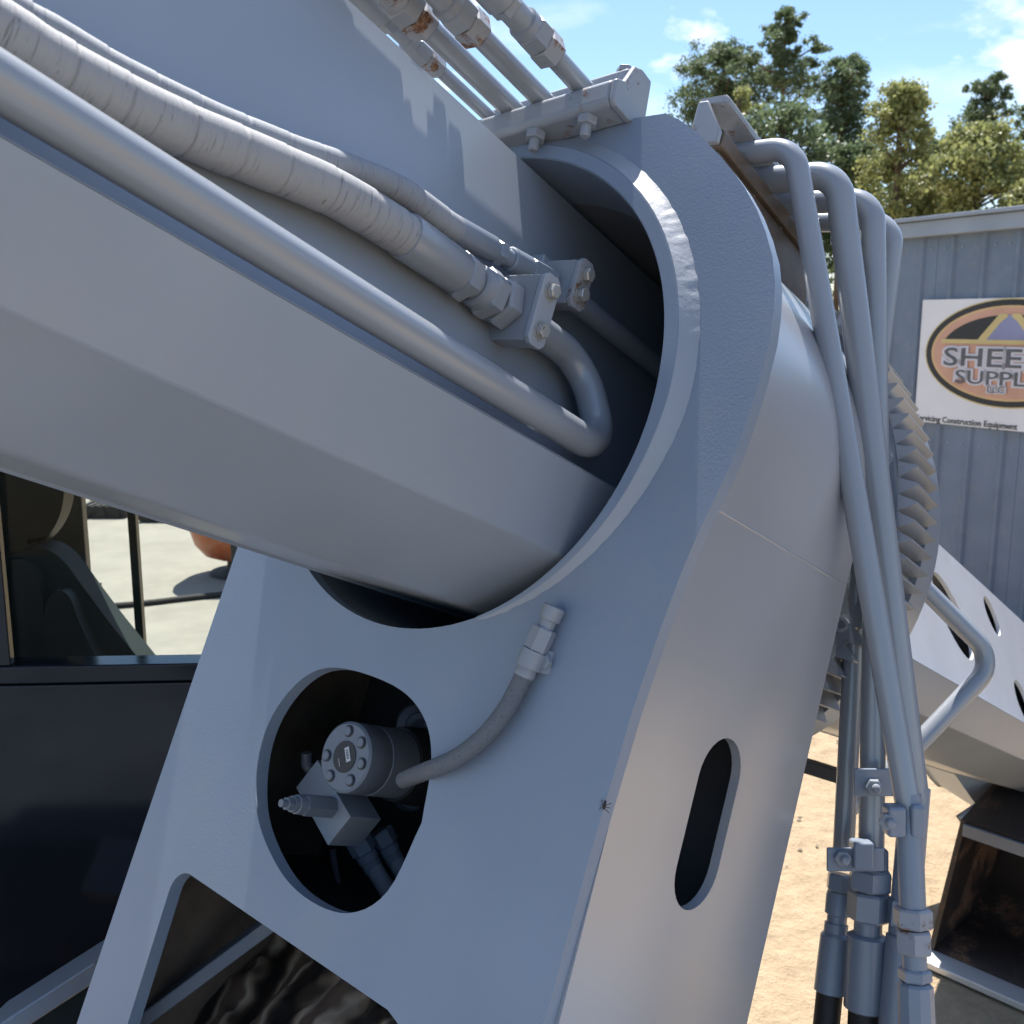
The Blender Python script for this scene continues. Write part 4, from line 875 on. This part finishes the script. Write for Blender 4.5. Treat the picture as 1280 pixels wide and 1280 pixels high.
# ------------------------------------------------------------------ workshop with sign
WP = at(1200, 500, 8.4); WD = V((-0.545, 1 / math.cos(PITCH), 0)).normalized()     # wall runs away to the left
WX = -WD; WNn = V((-WD.y, WD.x, 0)); WNn = WNn if WNn.y < 0 else -WNn
def onwall(u, v, d=0.0):
    p = onplane(u, v, WP + WNn * d, WNn); return ((p - V((WP.x, WP.y, 0))).dot(WX), p.z)
W0 = V((WP.x, WP.y, 0))
ez_ = onwall(1200, 290)[1]; xl = onwall(1070, 300)[0]; xr = 9.0
shop = thing('metal_workshop', W0 + WD * 2, 'blue grey ribbed metal workshop building behind the machine', 'building')
x = xl; i = 0
while x < xr:
    w_ = min(0.9, xr - x); mb = MB(); pr = [(0.0, 0.0)]
    for r0 in (0.0, 0.3, 0.6):
        pr += [(r0 + 0.115, 0), (r0 + 0.135, 0.022), (r0 + 0.165, 0.022), (r0 + 0.185, 0)]
    pr += [(0.897, 0.0)]
    vs = [W0 + WX * (x + a) + WNn * d + ZU * z for z in (0.0, ez_) for a, d in pr]; n_ = len(pr)
    vs += [p - WNn * 0.03 for p in (vs[0], vs[n_ - 1], vs[n_], vs[2 * n_ - 1])]
    fs = [(k_, k_ + 1, n_ + k_ + 1, n_ + k_) for k_ in range(n_ - 1)] + [(0, n_, 2 * n_ + 2, 2 * n_), (n_ - 1, 2 * n_ + 1, 2 * n_ + 3, 2 * n_ - 1)]
    pn = part(mb.add(vs, fs), 'siding_panel', 'siding_blue', shop, smooth=0)
    if x < 2.6:
        for zz in (ez_ - 0.12, ez_ - 0.9, ez_ - 1.7):
            for aa in (0.07, 0.24, 0.37, 0.54, 0.67, 0.84):
                sc_ = MB().rev(W0 + WX * (x + aa) + ZU * zz, WNn, [(0, 0.010), (0.003, 0.010), (0.004, 0.006), (0.009, 0.006)], 8); part(sc_, 'screw', 'eave_trim', pn)
    x += 0.9; i += 1
part(MB().box(W0 + WX * (xl - 0.2) - WNn * 0.05 + ZU * (ez_ - 0.02), WX * (xr - xl + 0.4), WNn * 0.16, ZU * 0.125), 'eave_trim', 'eave_trim', shop, bevel=0.01)
part(MB().box(W0 + WX * (xl - 0.2) - WNn * 0.03 + ZU * (ez_ + 0.107), WX * (xr - xl + 0.4), WNn * 0.19, ZU * 0.03), 'drip_edge', 'eave_trim', shop, bevel=0.004)
mb = MB(); p = [W0 + WX * xl - WNn * 0.04, W0 + WX * xr - WNn * 0.04]
part(MB().box(W0 + WX * (xl + 0.02) - WNn * 0.045, WX * (xr - xl - 0.04), -WNn * 7, ZU * ez_), 'core', 'siding_blue', shop)
rf = MB(); a = W0 + WX * (xl - 0.2) + ZU * (ez_ + 0.12) - WNn * 0.06; rf.add([a, a + WX * (xr - xl + 0.4), a + WX * (xr - xl + 0.4) - WNn * 3.6 + ZU * 0.5, a - WNn * 3.6 + ZU * 0.5, a - WNn * 7.2, a + WX * (xr - xl + 0.4) - WNn * 7.2], [(0, 1, 2, 3), (3, 2, 5, 4), (0, 3, 4), (1, 5, 2)]); part(rf, 'roof', 'eave_trim', shop)

sx0, sz1 = onwall(1157.5, 375); _, sz0 = onwall(1147, 526); sx0 = (onwall(1157.5, 375)[0] + onwall(1147.5, 524)[0]) / 2
ocx, ocz = onwall(1264, 442); olx = onwall(1160.5, 447)[0]; oa = ocx - olx; otz = onwall(1264, 372.5)[1]; ob = otz - ocz
sx1 = ocx + (ocx - sx0)
sign = thing('wall_sign', W0 + WX * ocx + WNn * 0.03 + ZU * sz0, 'white banner sign with orange oval company logo on workshop wall', 'sign')
def on_sign(loops, d0, d1, name, m, par=sign): return part(MB().prism(loops, W0, WX, ZU, WNn, d0, d1), name, m, par)
on_sign([[(sx0, sz0), (sx1, sz0), (sx1, sz1), (sx0, sz1)]], 0.024, 0.040, 'panel', 'sign_white')
def ell(k1, dz=0, n=64): return [(ocx + oa * k1[0] * math.cos(2 * math.pi * i / n), ocz + dz + ob * k1[1] * math.sin(2 * math.pi * i / n)) for i in range(n)]
on_sign([ell((1.0, 1.0))], 0.0405, 0.0425, 'oval_outer_ring', 'sign_gold')
on_sign([ell((0.985, 0.975))], 0.0428, 0.0445, 'oval_black_ring', 'sign_black')
on_sign([ell((0.915, 0.87))], 0.0448, 0.0465, 'oval_gold_ring', 'sign_orange')
on_sign([ell((0.885, 0.83))], 0.0468, 0.0485, 'oval_field', 'sign_peach')
yb = onwall(1264, 427)[1] - ocz
k1 = (0.80, 0.70)
arcp = [(ocx + oa * k1[0] * math.cos(t), ocz + ob * k1[1] * math.sin(t)) for t in [math.pi * i / 60 for i in range(61)] if ob * k1[1] * math.sin(t) > yb]
on_sign([arcp], 0.0488, 0.0505, 'night_segment', 'sign_black')
xh = oa * 0.30
on_sign([[(ocx - xh, ocz + yb), (ocx + xh, ocz + yb), (ocx + 0.06, ocz + ob * 0.70), (ocx - 0.06, ocz + ob * 0.70)]], 0.0508, 0.052, 'peak', 'sign_blue')
for sg in (-1, 1):
    on_sign([[(ocx + sg * (xh + 0.05), ocz + yb), (ocx + sg * (xh - 0.03), ocz + yb), (ocx + sg * 0.02, ocz + ob * 0.72), (ocx + sg * 0.09, ocz + ob * 0.72)]], 0.0522, 0.0535, 'gold_strut', 'sign_gold')
    on_sign([[(ocx + sg * 0.01, ocz + ob * 0.68), (ocx + sg * 0.04, ocz + ob * 0.72), (ocx + sg * 0.20, ocz + ob * 0.42), (ocx + sg * 0.17, ocz + ob * 0.40)]], 0.0525, 0.0538, 'gold_brace', 'sign_gold')
on_sign([[(ocx - oa * 0.79, ocz + yb - 0.02), (ocx + oa * 0.79, ocz + yb - 0.02), (ocx + oa * 0.79, ocz + yb + 0.012), (ocx - oa * 0.79, ocz + yb + 0.012)]], 0.0540, 0.055, 'gold_bar', 'sign_gold')
def text(s_, u, v0, v1, xw, depth, m, off=0.0, name='lettering', bold=0.0):
    xx, z0 = onwall(u, v1); z1 = onwall(u, v0)[1]; hgt_ = z1 - z0
    cu = bpy.data.curves.new('txt', 'FONT'); cu.body = s_; cu.size = hgt_ / 0.70; cu.offset = off + bold; cu.extrude = 0.001; cu.resolution_u = 3
    ob_ = bpy.data.objects.new('txt', cu); COL.objects.link(ob_); bpy.context.view_layer.update()
    me = bpy.data.meshes.new_from_object(ob_.evaluated_get(bpy.context.evaluated_depsgraph_get())); bpy.data.objects.remove(ob_)
    M_ = Matrix((WX * xw, ZU, WNn)).transposed()
    pos = W0 + WX * xx + ZU * z0 + WNn * depth - LOC[sign.name]
    for v_ in me.vertices: v_.co = M_ @ v_.co + pos
    me.materials.clear(); me.materials.append(MAT[m]); me.name = name
    o_ = bpy.data.objects.new(name, me); COL.objects.link(o_); o_.parent = sign; LOC[o_.name] = LOC[sign.name]
text('SHEE', 1184, 434, 456, 1.62, 0.057, 'sign_edge', 0.018); text('SHEE', 1184, 434, 456, 1.62, 0.0605, 'sign_letter', 0.0, bold=0.002)
text('SUPPLY', 1198.5, 461.5, 478, 1.58, 0.057, 'sign_edge', 0.015); text('SUPPLY', 1198.5, 461.5, 478, 1.58, 0.0605, 'sign_letter', 0.0, bold=0.001)
text('LLC', 1239, 482, 490, 1.35, 0.057, 'sign_edge', 0.010); text('LLC', 1239, 482, 490, 1.35, 0.0605, 'sign_letter', 0.0)
text('Servicing Construction Equipment', 1149, 517.5, 524.5, 1.02, 0.043, 'sign_black', 0.0, bold=0.001, name='tagline')

# ------------------------------------------------------------------ things in the yard seen through the cab window
op = ground(300, 716, 0.046); mach = thing('parked_machine', op, 'orange round bodied machine casting shadow, seen through cab window', 'machine')
mb = MB(); mb.rev(op + ZU * 0.16, ZU, [(0, 0.20), (0.05, 0.33), (0.16, 0.42), (0.30, 0.46), (0.75, 0.47), (0.95, 0.44), (1.0, 0.3)], 32); part(mb, 'drum_body', 'orange_paint', mach)
part(MB().rev(op, ZU, [(0, 0.13), (0.2, 0.11)], 16), 'pedestal', 'track_black', mach)
part(MB().rev(op, ZU, [(0, 0.3), (0.03, 0.28)], 20), 'base_plate', 'track_black', mach)
for (u, v, wd_, hh, lbl, par) in ((128, 648, 0.62, 0.15, 'black crawler track with straw coloured debris, seen left of window post', True), (212, 653, 0.80, 0.13, 'low black crawler track lying in the yard right of window post', False)):
    p = ground(u, v, 0.046); t_ = thing('crawler_track', p, lbl, 'track', 'tracks in the yard')
    part(MB().prism([arc(-wd_ / 2 + hh / 2, hh / 2, hh / 2, 90, 270, 8) + arc(wd_ / 2 - hh / 2, hh / 2, hh / 2, -90, 90, 8)], p, V((1, 0, 0)), ZU, V((0, 1, 0)), 0.0, 0.35), 'belt', 'track_black', t_, smooth=30)
    for k_ in range(int(wd_ / 0.09)):
        part(MB().cbox(p + V((-wd_ / 2 + 0.06 + k_ * 0.09, 0.17, hh + 0.008)), V((0.05, 0, 0)), V((0, 0.36, 0)), V((0, 0, 0.02))), 'track_pad', 'track_black', t_)
    for k_ in range(3): part(MB().rev(p + V(((k_ - 1) * wd_ * 0.3, -0.003, hh / 2)), V((0, -1, 0)), [(0, hh * 0.36), (0.02, hh * 0.34), (0.021, hh * 0.15), (0.03, hh * 0.13)], 14), 'roller', 'track_black', t_)
    if par:
        for k_ in range(14):
            q = p + V((random.uniform(-0.25, 0.3), 0.4 + random.random() * 0.3, 0.1 + random.random() * 0.28)); part(MB().cbox(q, V((0.22, 0, random.uniform(-.1, .1))), V((0, 0.12, 0.02)), V((0.01, 0, 0.06))), 'straw_lump', 'yellow_paint', t_)
mb = MB(); cp_ = [ground(60, 776), ground(130, 768), ground(180, 763.5), ground(230, 757.5), ground(290, 751), ground(400, 742)]
mb.tube(smooth_path([p + ZU * 0.07 for p in cp_], 0.08), 0.026, 10); o_ = mb.build('ground_cable', 'cable_black', None); LOC[o_.name] = V(o_.location)
tag(o_, 'thin dark cable lying across the bright yard beyond the cab', 'cable')

# ------------------------------------------------------------------ trees
def tree(name, lbl, u, v_top, v_bot, dist, wpx, leafm, nclump, nleaf, leaf, shape='pine', seed=0):
    rnd = random.Random(seed)
    base = ground(u, 900); d = ray(u, 405); d.z = 0; base = V((d.x, d.y, 0)) * (dist / d.y)
    ztop = 2.5 + (405 - v_top) / 1280 * dist * 0.99; zbot = 2.5 + (405 - v_bot) / 1280 * dist * 0.99; rad = wpx / 1280 * dist / 2
    t_ = thing(name, base, lbl, 'tree', 'trees behind the workshop')
    lean_ = V((rnd.uniform(-.3, .3), rnd.uniform(-.3, .3), 0))
    tp = [base + V((0, 0, -0.1)), base + V((0.1, 0, ztop * 0.3)) + lean_ * 0.3, base + lean_ * 0.7 + V((0, 0, ztop * 0.65)), base + lean_ + V((0, 0, ztop * 0.97))]
    tm = MB().tube(smooth_path(tp, 0.6), [max(0.03, 0.15 - 0.12 * i / 30) for i in range(len(smooth_path(tp, 0.6)))], 9)
    clumps = []
    if shape == 'pine':                                              # flat pads of needles on separate limbs
        for i in range(nclump):
            f = (i + rnd.random()) / nclump; z = zbot + (ztop - zbot) * (f ** 0.85)
            prof = math.sin(math.pi * min(1, 0.26 + 0.70 * f)) ** 0.7
            a = i * 2.4 + rnd.uniform(-0.5, 0.5); rr = rad * prof * rnd.uniform(0.15, 0.95)
            c_ = base + lean_ * (z / ztop) + V((math.cos(a) * rr, math.sin(a) * rr, z)); pr_ = rad * rnd.uniform(0.26, 0.42) * (1.0 - 0.35 * f)
            s_ = base + lean_ * (z / ztop) + V((0, 0, z - rr * 0.4)); tm.tube([s_, (s_ + c_) / 2 + V((0, 0, -0.15)), c_], [0.07, 0.045, 0.012], 5)
            for _ in range(9):
                q_ = V((rnd.gauss(0, 1), rnd.gauss(0, 1), rnd.gauss(0, 0.55))) * pr_ * 0.55
                clumps.append((c_ + q_, pr_ * rnd.uniform(0.28, 0.45)))
    else:
        for i in range(nclump):
            f = rnd.random(); z = zbot + (ztop - zbot) * f
            prof = math.sin(math.pi * (0.14 + 0.80 * f)) ** 0.65
            a = rnd.uniform(0, 6.283); prof *= 0.72 + 0.65 * mnoise.noise(V((math.cos(a) * 1.3, math.sin(a) * 1.3 + seed * 3.1, f * 4)))+ 0.1
            rr = rad * prof * rnd.random() ** 0.45
            c_ = base + lean_ * (z / ztop) + V((math.cos(a) * rr, math.sin(a) * rr, z)); clumps.append((c_, rad * rnd.uniform(0.10, 0.22)))
            if rr > rad * 0.3 and i % 3 == 0:
                s_ = base + lean_ * (z / ztop) + V((0, 0, z - rr * 0.5)); tm.tube([s_, (s_ + c_) / 2, c_], [0.05, 0.035, 0.01], 5)
    part(tm, 'trunk', 'bark', t_, smooth=60)
    lm = MB(); vs = []; fs = []
    for c_, cr in clumps:
        for _ in range(int(nleaf * rnd.uniform(0.6, 1.3))):
            dv = V((rnd.gauss(0, 1), rnd.gauss(0, 1), rnd.gauss(0, 0.7))) * cr * 0.62
            p = c_ + dv; s_ = leaf * rnd.uniform(0.5, 1.3)
            a1 = V((rnd.gauss(0, 1), rnd.gauss(0, 1), rnd.gauss(0.3, 1))).normalized(); b1 = a1.orthogonal().normalized(); b1 = Matrix.Rotation(rnd.uniform(0, 6.28), 3, a1) @ b1
            k_ = len(vs); wv = a1.cross(b1) * s_ * (0.24 if shape == 'pine' else 0.45)
            vs += [p - b1 * s_ * 0.5, p + wv, p + b1 * s_ * 0.5 + a1 * s_ * 0.15, p - wv]; fs.append((k_, k_ + 1, k_ + 2, k_ + 3))
    lm.v = vs; lm.f = fs; lm.a = [V((0, 0, 0))] * len(vs)
    part(lm, 'crown', leafm, t_, smooth=0)
tree('pine_tree', 'tallest pine, its crown standing alone above the others', 972, 46, 140, 46, 96, 'pine_leaf', 22, 62, 0.17, 'pine', 1)
tree('pine_tree', 'broad pine at the far left of the tree line, beside the small cloud', 888, 80, 200, 48, 130, 'pine_leaf', 38, 62, 0.17, 'pine', 2)
tree('pine_tree', 'open crowned pine in the middle with sky showing through', 1042, 98, 250, 42, 122, 'pine_leaf', 36, 62, 0.16, 'pine', 3)
tree('leafy_tree', 'slender yellow green tree just left of the workshop eave', 1112, 130, 340, 34, 118, 'light_leaf', 190, 90, 0.13, 'leafy', 4)
tree('leafy_tree', 'bushy yellow green tree rising right above the workshop roof', 1203, 174, 340, 32, 150, 'light_leaf', 190, 100, 0.13, 'leafy', 5)
tree('pine_tree', 'dark pine crown behind the yellow green trees, over the workshop', 1209, 116, 230, 50, 96, 'pine_leaf', 24, 62, 0.17, 'pine', 6)
tree('pine_tree', 'rightmost pine, cut by the right edge of the picture', 1276, 148, 300, 48, 88, 'pine_leaf', 24, 62, 0.17, 'pine', 7)
tree('leafy_tree', 'dark olive tree low down below the tallest pine', 975, 150, 340, 38, 150, 'pine_leaf', 150, 90, 0.15, 'leafy', 8)
tree('leafy_tree', 'small light green tree peeking above the cradle plate edge', 913, 132, 300, 40, 66, 'light_leaf', 70, 80, 0.14, 'leafy', 9)
tree('leafy_tree', 'low light green tree at the right, above the roof corner', 1284, 226, 340, 30, 90, 'light_leaf', 80, 90, 0.13, 'leafy', 10)
tree('leafy_tree', 'mid green tree filling the gap behind the bent pipe tops', 1060, 195, 340, 37, 110, 'pine_leaf', 120, 90, 0.14, 'leafy', 11)
tree('leafy_tree', 'grey green tree between the two yellow green trees, behind the eave', 1158, 190, 340, 39, 110, 'pine_leaf', 150, 90, 0.15, 'leafy', 12)
# the wood that closes the yard behind the single trees, one far mass
rw = random.Random(21); fw_ = MB(); vs = []; fs = []
for k in range(26000):
    x_ = rw.uniform(-75, 80); y_ = 62 + rw.uniform(0, 9) + 0.05 * abs(x_); top = 8.6 + 2.2 * mnoise.noise(V((x_ * 0.16, 2, 0))) + 1.0 * mnoise.noise(V((x_ * 0.5, 5, 0)))
    z_ = top * (1 - rw.random() ** 1.6 * 0.98); p = V((x_, y_, z_)); s_ = rw.uniform(0.25, 0.6)
    a1 = V((rw.gauss(0, 1), rw.gauss(0, 1) - 0.5, rw.gauss(0.3, 1))).normalized(); b1 = Matrix.Rotation(rw.uniform(0, 6.28), 3, a1) @ a1.orthogonal().normalized(); w2 = a1.cross(b1) * s_ * 0.45
    q_ = len(vs); vs += [p - b1 * s_ * 0.5, p + w2, p + b1 * s_ * 0.5, p - w2]; fs.append((q_, q_ + 1, q_ + 2, q_ + 3))
fw_.add(vs, fs); wo_ = fw_.build('far_wood', 'pine_leaf', None, smooth=0); tag(wo_, 'low dark green wood in the distance behind the single trees', 'wood', kind='stuff')
